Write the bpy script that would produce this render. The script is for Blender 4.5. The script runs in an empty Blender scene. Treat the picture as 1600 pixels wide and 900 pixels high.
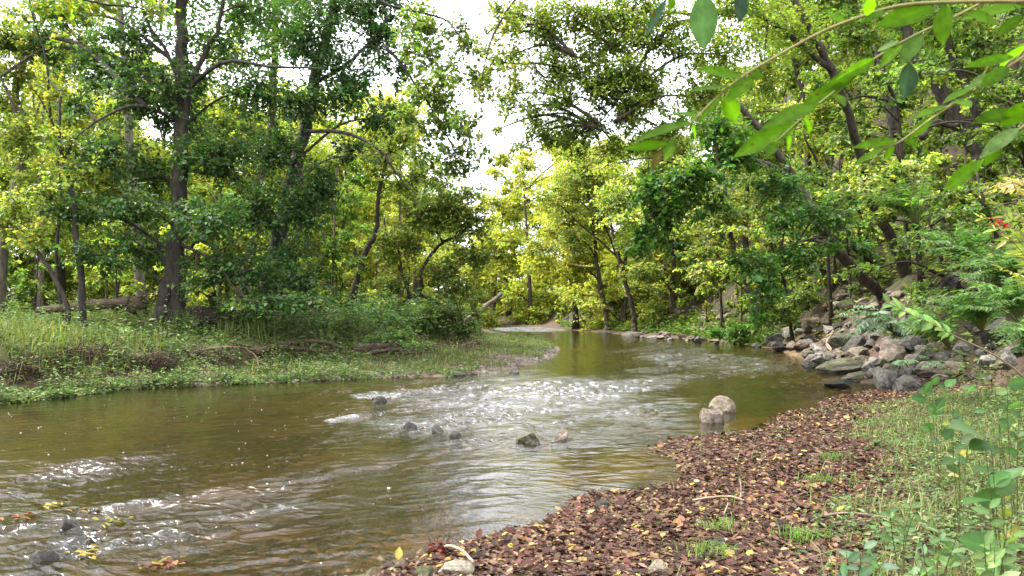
import bpy, math
import numpy as np

F, HZ, H = 1164.0, 487.0, 1.7          # focal length in photo pixels, horizon row, eye height
scene = bpy.context.scene
COL = scene.collection
V = lambda *a: np.array(a, dtype=float)

def W(px, py, Y):
    return V((px - 800) / F * Y, Y, H + (HZ - py) / F * Y)

# ------------------------------------------------------------------ noise
def _hash(ix, iy, seed):
    h = (ix.astype(np.int64) * 374761393 + iy.astype(np.int64) * 668265263 + seed * 974711) & 0xffffffff
    h = ((h ^ (h >> 13)) * 1274126177) & 0xffffffff
    h = h ^ (h >> 16)
    return (h & 0xffff) / 65535.0

def vnoise(x, y, seed=0):
    x = np.asarray(x, float); y = np.asarray(y, float)
    ix, iy = np.floor(x), np.floor(y)
    fx, fy = x - ix, y - iy
    fx = fx * fx * fx * (fx * (fx * 6 - 15) + 10); fy = fy * fy * fy * (fy * (fy * 6 - 15) + 10)
    a = _hash(ix, iy, seed); b = _hash(ix + 1, iy, seed)
    c = _hash(ix, iy + 1, seed); d = _hash(ix + 1, iy + 1, seed)
    return (a * (1 - fx) + b * fx) * (1 - fy) + (c * (1 - fx) + d * fx) * fy

def fbm(x, y, seed=0, octv=4):
    s, a, t = 0, 0.5, 0
    for o in range(octv):
        s = s + a * vnoise(np.asarray(x) * 2 ** o + 17.3 * o, np.asarray(y) * 2 ** o - 9.1 * o, seed + o); t += a; a *= 0.5
    return s / t

def sstep(a, b, x):
    t = np.clip((np.asarray(x, float) - a) / (b - a), 0, 1)
    return t * t * (3 - 2 * t)

# ------------------------------------------------------------------ ground plan
WATER = [(-3.6, -40), (-2.6, -8), (-1.7, 0), (-1.15, 3), (-.72, 4.7), (-.62, 5.0), (-.25, 5.45), (.15, 5.94), (.75, 6.75), (1.25, 7.05), (1.68, 7.5),
         (1.95, 8.4), (1.86, 9.2), (2.15, 9.75), (3.1, 10.25), (4.5, 12.1), (6.5, 14.9), (7.8, 16.2), (8.7, 16.9), (8.3, 17.8), (9.3, 20.5),
         (9.7, 23.8), (11, 29), (11.9, 34), (11.8, 44), (8.6, 52), (7.5, 60), (4.6, 73), (2, 84), (-8, 97), (-30, 108), (-90, 118),
         (-90, 108), (-30, 98), (-12, 88), (-3.2, 76), (-.5, 57), (1.5, 43), (2.3, 34.5), (1.3, 27), (0, 21.6), (-1.65, 19.4),
         (-3.3, 19.2), (-5.6, 18), (-8.2, 16.4), (-9.4, 13.6), (-11.5, 9.5), (-13, 4), (-14, -40)]
TERR = [(-14.6, -40), (-13.6, 4), (-12.2, 9.3), (-10.2, 14), (-8.9, 17), (-6.9, 19.6), (-5.1, 24), (-2.8, 29), (-1.5, 36), (-1.5, 43), (-3.2, 57), (-6, 76),
        (-14, 86.5), (-30, 96), (-90, 105), (-400, 105), (-400, -40)]
HILL = [(3.0, -40), (3.0, 0), (3.7, 4), (5.2, 7.5), (7.8, 11), (9.6, 14.5), (10.2, 17), (10.1, 21), (11.2, 26), (12.9, 34), (13, 45), (10, 60), (6.8, 75),
        (3, 87), (-8, 100), (-30, 111), (-90, 121), (-400, 121), (-400, 600), (600, 600), (600, -40)]

def sdist(poly, x, y):
    """signed distance to a polygon, negative inside"""
    x = np.asarray(x, float); y = np.asarray(y, float)
    best = np.full(x.shape, 1e9); ins = np.zeros(x.shape, bool)
    n = len(poly)
    for i in range(n):
        ax, ay = poly[i]; bx, by = poly[(i + 1) % n]
        ex, ey = bx - ax, by - ay
        t = np.clip(((x - ax) * ex + (y - ay) * ey) / (ex * ex + ey * ey), 0, 1)
        d = (x - ax - t * ex) ** 2 + (y - ay - t * ey) ** 2
        best = np.minimum(best, d)
        c = (ay > y) != (by > y)
        if by != ay:
            ins ^= c & (x < ex * (y - ay) / (by - ay) + ax)
    d = np.sqrt(best)
    return np.where(ins, -d, d)

def shore(x, y):
    return sdist(WATER, x, y) + (fbm(np.asarray(x) * 1.3, np.asarray(y) * 1.3, 5, 3) - .5) * np.clip(.25 + .02 * np.asarray(y, float), .2, .9)

def height(x, y):
    x = np.asarray(x, float); y = np.asarray(y, float)
    s = shore(x, y)
    dT = -sdist(TERR, x, y); dR = -sdist(HILL, x, y)
    n = fbm(x * .9, y * .9, 11) - .5
    n2 = fbm(x * .25, y * .25, 21) - .5
    bed = -(.03 + .42 * (1 - np.exp(-np.maximum(-s, 0) / 1.6))) + n * .10
    bed += .18 * np.exp(-(((x + 2.6) / 2.2) ** 2 + ((y - 5.6) / 1.4) ** 2))          # shallow riffle at lower left
    bed += .27 * np.exp(-(((x + 1.3) / 2.7) ** 2 + ((y - 11.8) / 2.8) ** 2))
    land = .075 * np.clip(s, 0, 5) + .02 + n * .09 * sstep(.1, 1.5, s)
    land += (.62 + .5 * n2) * sstep(-.15, 1.2, dT + n * .7) + .012 * np.maximum(dT, 0)
    slope = (.34 + .75 * sstep(6, 15, y)) * (1 - .88 * sstep(70, 105, y - .4 * np.maximum(x, 0)))
    hd = np.maximum(dR + n2 * 1.5, 0)
    land += slope * (np.minimum(hd, 26) - .6 * (1 - np.exp(-hd / .6))) + .3 * slope * np.maximum(hd - 26, 0) + n2 * 1.2 * sstep(1, 6, hd)
    land += 1.1 * np.exp(-((x - 12.6) / 1.5) ** 2 - ((y - 25.5) / 3.5) ** 2)
    land += .2 * np.maximum(-x - 60, 0) * sstep(0, 20, dT)
    k = sstep(-.12, .12, s)
    return bed * (1 - k) + land * k

def axis(segs):
    out = [segs[0][0]]
    for a, b, s0, s1 in segs:
        x = a
        while x < b - 1e-6:
            t = (x - a) / (b - a); x = min(b, x + s0 + (s1 - s0) * t); out.append(x)
    return np.array(out)

GXS = axis([(-300, -60, 30, 6), (-60, -16, 4, .5), (-16, -4, .25, .12), (-4, 6, .12, .12), (6, 18, .12, .3), (18, 60, .4, 4), (60, 300, 6, 40)])
GYS = axis([(-40, 2, 6, .3), (2, 12, .12, .12), (12, 30, .13, .25), (30, 100, .3, 1.5), (100, 500, 3, 40)])
_X, _Y = np.meshgrid(GXS, GYS)
GZ = height(_X.ravel(), _Y.ravel()).reshape(_X.shape)
GS = shore(_X.ravel(), _Y.ravel()).reshape(_X.shape)
GT = -sdist(TERR, _X.ravel(), _Y.ravel()).reshape(_X.shape)
GR = -sdist(HILL, _X.ravel(), _Y.ravel()).reshape(_X.shape)
def look(G, x, y):
    x = np.asarray(x, float); y = np.asarray(y, float)
    i = np.clip(np.searchsorted(GXS, x) - 1, 0, len(GXS) - 2); j = np.clip(np.searchsorted(GYS, y) - 1, 0, len(GYS) - 2)
    fx = np.clip((x - GXS[i]) / (GXS[i + 1] - GXS[i]), 0, 1); fy = np.clip((y - GYS[j]) / (GYS[j + 1] - GYS[j]), 0, 1)
    return (G[j, i] * (1 - fx) + G[j, i + 1] * fx) * (1 - fy) + (G[j + 1, i] * (1 - fx) + G[j + 1, i + 1] * fx) * fy
gz = lambda x, y: look(GZ, x, y)
gs = lambda x, y: look(GS, x, y)
gT = lambda x, y: look(GT, x, y)        # metres inside the left terrace
gR = lambda x, y: look(GR, x, y)        # metres inside the right hillside

def hz(x, y):
    return float(gz(x, y))

_ys = 2.2 * (150 / 2.2) ** (np.arange(700) / 699.)
def ground_hit(px, py):
    x = (px - 800) / F * _ys
    z = H + (HZ - py) / F * _ys
    g = np.maximum(gz(x, _ys), 0.0)
    k = np.argmax(z <= g)
    if z[k] > g[k]: k = len(_ys) - 1
    return V(x[k], _ys[k], g[k])

# ------------------------------------------------------------------ mesh buffers
class Buf:
    def __init__(s): s.v = []; s.c = []; s.f3 = []; s.f4 = []; s.m3 = []; s.m4 = []; s.n = 0
    def add(s, v, f3=None, f4=None, col=(1, 1, 1), mat=0):
        v = np.asarray(v, float).reshape(-1, 3)
        c = np.asarray(col, float)
        if c.ndim == 1: c = np.tile(c, (len(v), 1))
        s.v.append(v); s.c.append(c)
        if f3 is not None and len(f3): s.f3.append(np.asarray(f3) + s.n); s.m3.append(np.full(len(f3), mat))
        if f4 is not None and len(f4): s.f4.append(np.asarray(f4) + s.n); s.m4.append(np.full(len(f4), mat))
        s.n += len(v)
    def mesh(s, name, mats, smooth=False, origin=(0, 0, 0)):
        v = np.concatenate(s.v) - np.asarray(origin); c = np.concatenate(s.c)
        f3 = np.concatenate(s.f3) if s.f3 else np.zeros((0, 3), int)
        f4 = np.concatenate(s.f4) if s.f4 else np.zeros((0, 4), int)
        mi = np.concatenate(s.m3 + s.m4) if (s.m3 or s.m4) else np.zeros(0, int)
        me = bpy.data.meshes.new(name)
        me.vertices.add(len(v)); me.vertices.foreach_set('co', v.astype(np.float32).ravel())
        loops = np.concatenate([f3.ravel(), f4.ravel()]).astype(np.int32)
        me.loops.add(len(loops)); me.loops.foreach_set('vertex_index', loops)
        tot = np.concatenate([np.full(len(f3), 3), np.full(len(f4), 4)]).astype(np.int32)
        start = np.concatenate([[0], np.cumsum(tot)[:-1]]).astype(np.int32)
        me.polygons.add(len(tot)); me.polygons.foreach_set('loop_start', start)
        me.polygons.foreach_set('material_index', mi.astype(np.int32))
        me.polygons.foreach_set('use_smooth', np.full(len(tot), smooth))
        for m in mats: me.materials.append(m)
        a = me.attributes.new('Col', 'FLOAT_COLOR', 'POINT')
        a.data.foreach_set('color', np.concatenate([c, np.ones((len(c), 1))], 1).astype(np.float32).ravel())
        me.update(calc_edges=True)
        return me

def tag(o, label=None, cat=None, group=None, kind=None):
    if label: o['label'] = label
    if cat: o['category'] = cat
    if group: o['group'] = group
    if kind: o['kind'] = kind
    return o

def link(name, me, parent=None, loc=(0, 0, 0)):
    o = bpy.data.objects.new(name, me); COL.objects.link(o); o.location = tuple(loc)
    if parent is not None: o.parent = parent
    return o

def empty(name, loc):
    o = bpy.data.objects.new(name, None); COL.objects.link(o); o.location = tuple(loc); o.empty_display_size = .2
    return o

def norm(a):
    return a / np.maximum(np.linalg.norm(a, axis=-1, keepdims=True), 1e-9)

def xprod(a, b):
    return np.stack([a[..., 1] * b[..., 2] - a[..., 2] * b[..., 1], a[..., 2] * b[..., 0] - a[..., 0] * b[..., 2], a[..., 0] * b[..., 1] - a[..., 1] * b[..., 0]], -1)

def catmull(pts, per=6):
    P = np.asarray(pts, float)
    if len(P) == 2: P = np.array([P[0], (P[0] + P[1]) / 2, P[1]])
    P = np.vstack([2 * P[0] - P[1], P, 2 * P[-1] - P[-2]])
    out = []
    for i in range(1, len(P) - 2):
        for t in np.arange(per) / per:
            a, b, c, d = P[i - 1], P[i], P[i + 1], P[i + 2]
            out.append(.5 * (2 * b + (c - a) * t + (2 * a - 5 * b + 4 * c - d) * t * t + (3 * b - a - 3 * c + d) * t ** 3))
    out.append(P[-2])
    return np.array(out)

def tube(buf, pts, rad, sides=8, col=(1, 1, 1), mat=0, bumpy=0., rng=None, cap=True):
    P = np.asarray(pts, float); n = len(P)
    R = np.interp(np.linspace(0, 1, n), np.linspace(0, 1, len(rad)), rad)
    T = np.empty_like(P); T[1:-1] = P[2:] - P[:-2]; T[0] = P[1] - P[0]; T[-1] = P[-1] - P[-2]
    T /= np.maximum(np.sqrt((T * T).sum(1)), 1e-9)[:, None]
    m = np.abs(T.mean(0)); ref = np.eye(3)[int(np.argmin(m))] + .11
    u = xprod(T, ref); u /= np.maximum(np.sqrt((u * u).sum(1)), 1e-9)[:, None]; w = xprod(T, u)
    ang = np.arange(sides) / sides * 2 * math.pi
    r = np.repeat(R[:, None], sides, 1)
    if bumpy: r = r * (1 + bumpy * (rng.random((n, sides)) - .5))
    v = (P[:, None] + (np.cos(ang) * r)[..., None] * u[:, None] + (np.sin(ang) * r)[..., None] * w[:, None]).reshape(-1, 3)
    i, j = np.meshgrid(np.arange(n - 1), np.arange(sides), indexing='ij')
    j2 = (j + 1) % sides
    f4 = np.stack([i * sides + j, i * sides + j2, (i + 1) * sides + j2, (i + 1) * sides + j], -1).reshape(-1, 4)
    f3 = []
    if cap:
        v = np.vstack([v, P[0], P[-1]]); a, b = len(v) - 2, len(v) - 1
        jj = np.arange(sides); j2 = (jj + 1) % sides
        f3 = np.vstack([np.stack([np.full(sides, a), j2, jj], 1), np.stack([np.full(sides, b), (n - 1) * sides + jj, (n - 1) * sides + j2], 1)])
    buf.add(v, f3, f4, col, mat)

def twigs(buf, S, E, r0, r1, sag=.08, sides=3, col=(1, 1, 1), mat=0):
    """many thin three segment twigs at once"""
    M = len(S)
    if not M: return
    t = np.array([0, .35, .7, 1.])
    A = E - S; L = np.linalg.norm(A, axis=1)
    P = S[:, None] + A[:, None] * t[None, :, None]
    P[:, :, 2] += sag * L[:, None] * (t * (1 - t) * 4)[None] * .5
    a = norm(A); u = norm(np.cross(a, V(.21, .13, 1))); w = np.cross(a, u)
    R = r0 + (r1 - r0) * t
    ang = np.arange(sides) / sides * 2 * math.pi
    off = np.cos(ang)[None, :, None] * u[:, None] + np.sin(ang)[None, :, None] * w[:, None]
    v = P[:, :, None] + off[:, None] * R[None, :, None, None]
    k = np.arange(M)[:, None, None] * (4 * sides)
    i = np.arange(3)[None, :, None]; j = np.arange(sides)[None, None]; j2 = (j + 1) % sides
    f = np.stack([k + i * sides + j, k + i * sides + j2, k + (i + 1) * sides + j2, k + (i + 1) * sides + j], -1).reshape(-1, 4)
    buf.add(v.reshape(-1, 3), None, f, col, mat)

def leaves(buf, P, D, N, L, Wd, col, fold=.25, droop=.12, shape='hex', mat=0):
    M = len(P)
    if not M: return
    L = np.broadcast_to(np.asarray(L, float), (M,)); Wd = np.broadcast_to(np.asarray(Wd, float), (M,))
    D = norm(D); N = norm(N - D * (N * D).sum(1, keepdims=True)); S = np.cross(D, N)
    def pt(t, s):
        return (P + D * (L * t)[:, None] + S * (Wd * s * .5)[:, None] + N * (abs(s) * fold * Wd * .5 - droop * L * t * t)[:, None])
    if shape == 'diamond':
        v = np.stack([pt(0, 0), pt(.42, 1), pt(1, 0), pt(.42, -1)], 1).reshape(-1, 3)
        b = np.arange(M)[:, None] * 4
        buf.add(v, np.concatenate([b + [0, 2, 1], b + [0, 3, 2]]), None, np.repeat(col, 4, 0), mat)
    elif shape == 'maple':
        pr = [(0, 0), (.12, .55), (.22, .62), (.34, 1.0), (.5, .52), (.72, .62), (1, 0)]
        vs = [pt(t, s) for t, s in pr] + [pt(t, -s) for t, s in pr[1:-1]] + [pt(.45, 0)]
        v = np.stack(vs, 1).reshape(-1, 3); k = 13
        b = np.arange(M)[:, None] * k
        tri = []
        ring = [0, 1, 2, 3, 4, 5, 6, 11, 10, 9, 8, 7, 0]
        for q in range(12): tri.append(b + [12, ring[q + 1], ring[q]])
        buf.add(v, np.concatenate(tri), None, np.repeat(col, k, 0), mat)
    elif shape == 'hex':
        v = np.stack([pt(0, 0), pt(.25, .85), pt(.65, .8), pt(1, 0), pt(.65, -.8), pt(.25, -.85)], 1).reshape(-1, 3)
        b = np.arange(M)[:, None] * 6
        buf.add(v, None, np.concatenate([b + [0, 3, 2, 1], b + [0, 5, 4, 3]]), np.repeat(col, 6, 0), mat)
    else:                       # long oval with many points
        ts = [.06, .18, .34, .5, .66, .8, .92]; ws = [.3, .68, .95, 1.0, .86, .58, .24]
        mid = [pt(0, 0)] + [pt(t, 0) for t in ts] + [pt(1, 0)]
        a = [pt(t, w) for t, w in zip(ts, ws)]; c = [pt(t, -w) for t, w in zip(ts, ws)]
        v = np.stack(mid + a + c, 1).reshape(-1, 3); k = 23
        b = np.arange(M)[:, None] * k
        q, t3 = [], [b + [0, 1, 9], b + [0, 16, 1], b + [8, 15, 7], b + [8, 7, 22]]
        for i in range(6):
            q += [b + [1 + i, 2 + i, 10 + i, 9 + i], b + [1 + i, 16 + i, 17 + i, 2 + i]]
        cc = np.repeat(col[:, None], k, 1).copy(); cc[:, :9] *= 1.28; cc[:, 9:] *= np.where(np.arange(14) % 2, .9, 1.04)[None, :, None]
        buf.add(v, np.concatenate(t3), np.concatenate(q), cc.reshape(-1, 3), mat)

def pick(rng, pal, n, jit=.22, tint=None):
    pal = np.asarray(pal, float)
    c = pal[rng.integers(0, len(pal), n)]
    if tint is not None: c = c * tint
    c = c * np.exp(rng.normal(0, jit, (n, 1))) * np.exp(rng.normal(0, .07, (n, 3)))
    return np.clip(c, .003, .8)

def blades(buf, P, h, lean, w, col):
    M = len(P); h = h[:, None]
    d = np.concatenate([lean, np.zeros((M, 1))], 1)
    s = norm(np.stack([-lean[:, 1] + .3, lean[:, 0] + .1, np.zeros(M)], 1)) * w[:, None]
    up = V(0, 0, 1)
    v = np.stack([P - s, P + s, P + d * h * .3 + up * h * .6 - s * .7, P + d * h * .3 + up * h * .6 + s * .7, P + d * h + up * h * (.92 - .35 * np.linalg.norm(lean, axis=1, keepdims=True))], 1)
    b = np.arange(M)[:, None] * 5
    buf.add(v.reshape(-1, 3), b + [2, 3, 4], b + [0, 1, 3, 2], np.repeat(col, 5, 0))

# ------------------------------------------------------------------ materials
def newmat(name):
    m = bpy.data.materials.new(name); m.use_nodes = True
    nt = m.node_tree; nt.nodes.clear()
    return m, nt, nt.nodes.new('ShaderNodeOutputMaterial')

def nd(nt, typ, ins=None, **kw):
    n = nt.nodes.new(typ)
    for k, v in kw.items(): setattr(n, k, v)
    for k, v in (ins or {}).items():
        if isinstance(v, bpy.types.NodeSocket): nt.links.new(v, n.inputs[k])
        else: n.inputs[k].default_value = v
    return n

ALB = .74          # overall scale of the base colours against the sky
def leaf_mat(name, transl=.45, rough=.5, spec=.35, tboost=(1.15, 1.25, .55), spots=False):
    m, nt, out = newmat(name)
    a = nd(nt, 'ShaderNodeAttribute', attribute_name='Col')
    dk = nt.nodes.new('ShaderNodeMixRGB'); dk.blend_type = 'MULTIPLY'; dk.inputs[0].default_value = 1
    nt.links.new(a.outputs['Color'], dk.inputs[1]); dk.inputs[2].default_value = (ALB, ALB, ALB, 1)
    base = dk.outputs[0]
    if spots:
        tc = nd(nt, 'ShaderNodeTexCoord')
        n1 = nd(nt, 'ShaderNodeTexNoise', {'Vector': tc.outputs['Object'], 'Scale': 45, 'Detail': 4, 'Roughness': .6})
        r1 = nd(nt, 'ShaderNodeMapRange', {'Value': n1.outputs['Fac'], 'From Min': .3, 'From Max': .7, 'To Min': .7, 'To Max': 1.25})
        n2 = nd(nt, 'ShaderNodeTexNoise', {'Vector': tc.outputs['Object'], 'Scale': 75, 'Detail': 1})
        r2 = nd(nt, 'ShaderNodeMapRange', {'Value': n2.outputs['Fac'], 'From Min': .70, 'From Max': .74})
        x1 = nt.nodes.new('ShaderNodeMixRGB'); x1.blend_type = 'MULTIPLY'; x1.inputs[0].default_value = 1
        nt.links.new(base, x1.inputs[1]); nt.links.new(nd(nt, 'ShaderNodeCombineColor', {0: r1.outputs[0], 1: r1.outputs[0], 2: r1.outputs[0]}).outputs[0], x1.inputs[2])
        x2 = nt.nodes.new('ShaderNodeMixRGB'); nt.links.new(r2.outputs[0], x2.inputs[0]); nt.links.new(x1.outputs[0], x2.inputs[1]); x2.inputs[2].default_value = (.09, .05, .015, 1)
        base = x2.outputs[0]
    mul = nt.nodes.new('ShaderNodeMixRGB'); mul.blend_type = 'MULTIPLY'; mul.inputs[0].default_value = 1
    nt.links.new(base, mul.inputs[1]); mul.inputs[2].default_value = (*tboost, 1)
    p = nd(nt, 'ShaderNodeBsdfPrincipled', {'Base Color': base, 'Roughness': rough, 'Specular IOR Level': spec})
    t = nd(nt, 'ShaderNodeBsdfTranslucent', {'Color': mul.outputs[0]})
    mx = nd(nt, 'ShaderNodeMixShader', {0: transl, 1: p.outputs[0], 2: t.outputs[0]})
    nt.links.new(mx.outputs[0], out.inputs[0])
    return m

def col_noise_mat(name, c1, c2, scale=8, rough=.85, bump=.4, stretch=(1, 1, 1), attr=False, spec=.25, detail=6, obj_rand=0., bdist=.03):
    m, nt, out = newmat(name)
    tc = nd(nt, 'ShaderNodeTexCoord')
    mp = nd(nt, 'ShaderNodeMapping', {'Vector': tc.outputs['Object'], 'Scale': stretch})
    n1 = nd(nt, 'ShaderNodeTexNoise', {'Vector': mp.outputs[0], 'Scale': scale, 'Detail': detail, 'Roughness': .65})
    rp = nd(nt, 'ShaderNodeValToRGB', {'Fac': n1.outputs['Fac']})
    rp.color_ramp.elements[0].position = .32; rp.color_ramp.elements[1].position = .68
    rp.color_ramp.elements[0].color = (*[q * ALB for q in c1], 1); rp.color_ramp.elements[1].color = (*[q * ALB for q in c2], 1)
    col = rp.outputs[0]
    if attr:
        a = nd(nt, 'ShaderNodeAttribute', attribute_name='Col')
        x = nt.nodes.new('ShaderNodeMixRGB'); x.blend_type = 'MULTIPLY'; x.inputs[0].default_value = 1
        nt.links.new(col, x.inputs[1]); nt.links.new(a.outputs['Color'], x.inputs[2]); col = x.outputs[0]
    if obj_rand:
        oi = nd(nt, 'ShaderNodeObjectInfo')
        mr = nd(nt, 'ShaderNodeMapRange', {'Value': oi.outputs['Random'], 'To Min': 1 - obj_rand, 'To Max': 1 + obj_rand})
        x = nt.nodes.new('ShaderNodeMixRGB'); x.blend_type = 'MULTIPLY'; x.inputs[0].default_value = 1
        cb = nd(nt, 'ShaderNodeCombineColor', {0: mr.outputs[0], 1: mr.outputs[0], 2: mr.outputs[0]})
        nt.links.new(col, x.inputs[1]); nt.links.new(cb.outputs[0], x.inputs[2]); col = x.outputs[0]
    b = nd(nt, 'ShaderNodeBump', {'Strength': bump, 'Distance': bdist, 'Height': n1.outputs['Fac']})
    p = nd(nt, 'ShaderNodeBsdfPrincipled', {'Base Color': col, 'Roughness': rough, 'Specular IOR Level': spec, 'Normal': b.outputs[0]})
    nt.links.new(p.outputs[0], out.inputs[0])
    return m

M_LEAF = leaf_mat('leaf_maple', .48, .45, .4)
M_LEAFY = leaf_mat('leaf_thin', .55, .5, .3)
M_NEAR = leaf_mat('leaf_near', .55, .5, .25)
M_BRANCH = leaf_mat('leaf_branch', .74, .55, .08, (1.1, 1.25, .3), True)
M_LITTER = leaf_mat('leaf_litter', .12, .75, .15, (1, .9, .7))
M_GRASS = leaf_mat('grass_blade', .4, .55, .3)
M_BARK = col_noise_mat('bark_grey', (.028, .024, .019), (.125, .112, .094), 9, .9, .8, (1, 1, .25), attr=True)
M_STEM = col_noise_mat('stem_tan', (.15, .12, .06), (.27, .22, .11), 30, .7, .2, attr=True)
M_ROCK = col_noise_mat('rock_grey', (.048, .043, .035), (.21, .192, .163), 5, .85, .8, attr=True, obj_rand=.35, bdist=.05)
M_GROUND = col_noise_mat('ground_soil', (.55, .55, .55), (1.5, 1.45, 1.4), 3.2, .9, .6, attr=True, detail=9, bdist=.06)
M_WOOD = col_noise_mat('dead_wood', (.05, .04, .03), (.24, .2, .16), 14, .9, .8, (.2, 1, 1), attr=True)

def water_mat():
    m, nt, out = newmat('stream_water')
    tc = nd(nt, 'ShaderNodeTexCoord')
    ar = nd(nt, 'ShaderNodeAttribute', attribute_name='Col')     # R rough, G foam and painted sky sheen, B murk
    sp = nd(nt, 'ShaderNodeSeparateColor', {0: ar.outputs['Color']})
    mp = nd(nt, 'ShaderNodeMapping', {'Vector': tc.outputs['Object'], 'Scale': (1.0, 1.0, 1), 'Rotation': (0, 0, .45)})
    mp2 = nd(nt, 'ShaderNodeMapping', {'Vector': mp.outputs[0], 'Scale': (.62, 1.5, 1)})
    n1 = nd(nt, 'ShaderNodeTexNoise', {'Vector': mp2.outputs[0], 'Scale': 4.2, 'Detail': 3, 'Roughness': .6, 'Distortion': .9}, noise_type='RIDGED_MULTIFRACTAL')
    n2 = nd(nt, 'ShaderNodeTexNoise', {'Vector': mp2.outputs[0], 'Scale': 26, 'Detail': 2, 'Roughness': .6})
    st = nd(nt, 'ShaderNodeMath', {0: sp.outputs[0], 1: 1.3}, operation='MULTIPLY')
    b1 = nd(nt, 'ShaderNodeBump', {'Strength': st.outputs[0], 'Distance': .028, 'Height': n1.outputs['Fac']})
    b2 = nd(nt, 'ShaderNodeBump', {'Strength': st.outputs[0], 'Distance': .009, 'Height': n2.outputs['Fac'], 'Normal': b1.outputs[0]})
    fr = nd(nt, 'ShaderNodeFresnel', {'IOR': 1.34, 'Normal': b2.outputs[0]})
    tr = nd(nt, 'ShaderNodeBsdfTransparent', {'Color': (.60, .50, .31, 1)})
    df = nd(nt, 'ShaderNodeBsdfDiffuse', {'Color': (.026, .021, .008, 1)})
    body = nd(nt, 'ShaderNodeMixShader', {0: sp.outputs[2], 1: tr.outputs[0], 2: df.outputs[0]})
    gl = nd(nt, 'ShaderNodeBsdfGlossy', {'Color': (1, 1, 1, 1), 'Roughness': .06, 'Normal': b2.outputs[0]})
    mx = nd(nt, 'ShaderNodeMixShader', {0: fr.outputs[0], 1: body.outputs[0], 2: gl.outputs[0]})
    nf = nd(nt, 'ShaderNodeTexNoise', {'Vector': mp2.outputs[0], 'Scale': 26, 'Detail': 6, 'Roughness': .75, 'Distortion': 1.0})
    ad = nd(nt, 'ShaderNodeMath', {0: nf.outputs['Fac'], 1: sp.outputs[1]}, operation='ADD')
    fm = nd(nt, 'ShaderNodeMapRange', {'Value': ad.outputs[0], 'From Min': .92, 'From Max': 1.22, 'To Min': 0., 'To Max': .85})
    fo = nd(nt, 'ShaderNodeBsdfDiffuse', {'Color': (.44, .46, .50, 1)})  # silvery diffuse colour: broken water and painted-in sky sheen
    m2 = nd(nt, 'ShaderNodeMixShader', {0: fm.outputs[0], 1: mx.outputs[0], 2: fo.outputs[0]})
    nt.links.new(m2.outputs[0], out.inputs[0])
    return m
M_WATER = water_mat()
M_FOAM, nt, out = newmat('foam_white')
nt.links.new(nd(nt, 'ShaderNodeBsdfDiffuse', {'Color': (.8, .8, .78, 1)}).outputs[0], out.inputs[0])

# palettes (linear base colours)
G_DARK = [(.032, .076, .02), (.045, .10, .024), (.062, .122, .028), (.038, .082, .033)]
G_MID = [(.07, .125, .02), (.095, .155, .025), (.06, .105, .02), (.135, .175, .03)]
G_YEL = [(.175, .21, .042), (.22, .235, .045), (.13, .18, .036), (.28, .26, .05), (.19, .215, .048)]
G_GOLD = [(.34, .33, .035), (.27, .29, .035), (.2, .25, .03), (.38, .31, .04), (.24, .25, .035)]
G_OLIVE = [(.09, .14, .028), (.13, .17, .035), (.07, .12, .025), (.16, .17, .035)]
G_HERB = [(.07, .13, .03), (.10, .17, .04), (.13, .19, .05), (.06, .10, .03), (.16, .17, .05)]
BROWNS = [(.105, .036, .025), (.08, .027, .02), (.135, .06, .038), (.042, .019, .013), (.105, .04, .022), (.15, .08, .04), (.034, .016, .012), (.075, .036, .024)]
G_DARK, G_MID, G_YEL, G_GOLD, G_OLIVE = [[tuple(k * q for q in c) for c in g] for g, k in ((G_DARK, 1.4), (G_MID, 1.6), (G_YEL, 1.95), (G_GOLD, 1.8), (G_OLIVE, 1.7))]

# ------------------------------------------------------------------ ground
X, Y = _X, _Y
x, y, z = X.ravel(), Y.ravel(), GZ.ravel()
s, dT, dR = GS.ravel(), GT.ravel(), GR.ravel()
def mixc(a, b, k): return a * (1 - k[:, None]) + b * k[:, None]
n = fbm(x * .8, y * .8, 31); nb = fbm(x * 2.2, y * 2.2, 37)
bedc = mixc(np.tile(V(.06, .043, .016), (len(x), 1)), V(.16, .112, .045), sstep(.45, .7, n))
bedc = mixc(bedc, V(.20, .155, .08), sstep(.62, .75, nb) * .5)
landc = mixc(np.tile(V(.07, .042, .03), (len(x), 1)), V(.10, .07, .045), n)
gravel = sstep(1.3, .3, s) * (x < 3) * (y > 17) * (y < 60)
landc = mixc(landc, V(.12, .095, .07), gravel * .9)
landc = mixc(landc, V(.055, .06, .02), sstep(0, 1.5, dT))
landc = mixc(landc, mixc(np.tile(V(.048, .034, .021), (len(x), 1)), V(.04, .043, .016), sstep(.4, .6, n)), sstep(.2, 2, dR))
c = mixc(bedc, landc, sstep(-.1, .15, s))
ny, nx = X.shape
i, j = np.meshgrid(np.arange(ny - 1), np.arange(nx - 1), indexing='ij')
f4 = np.stack([i * nx + j, i * nx + j + 1, (i + 1) * nx + j + 1, (i + 1) * nx + j], -1).reshape(-1, 4)
b = Buf(); b.add(np.stack([x, y, z], 1), None, f4, c)
tag(link('ground', b.mesh('ground', [M_GROUND], True)), kind='structure')

# ------------------------------------------------------------------ water
def ell(x, y, px, py, rx, ry, rot=0.):
    """soft spot given where it lies on the water plane"""
    Yc = F * H / (py - HZ); Xc = (px - 800) / F * Yc
    Y1 = F * H / (max(py - ry, HZ + 8) - HZ); Y2 = F * H / (py + ry - HZ)
    sx = rx / F * Yc; sy = max((Y1 - Y2) / 2, .25)
    dx, dy = x - Xc, y - (Y1 + Y2) / 2
    if rot:
        cr, sr = math.cos(rot), math.sin(rot); dx, dy = dx * cr + dy * sr, -dx * sr + dy * cr
    return np.exp(-((dx / sx) ** 2 + (dy / sy) ** 2))

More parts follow.
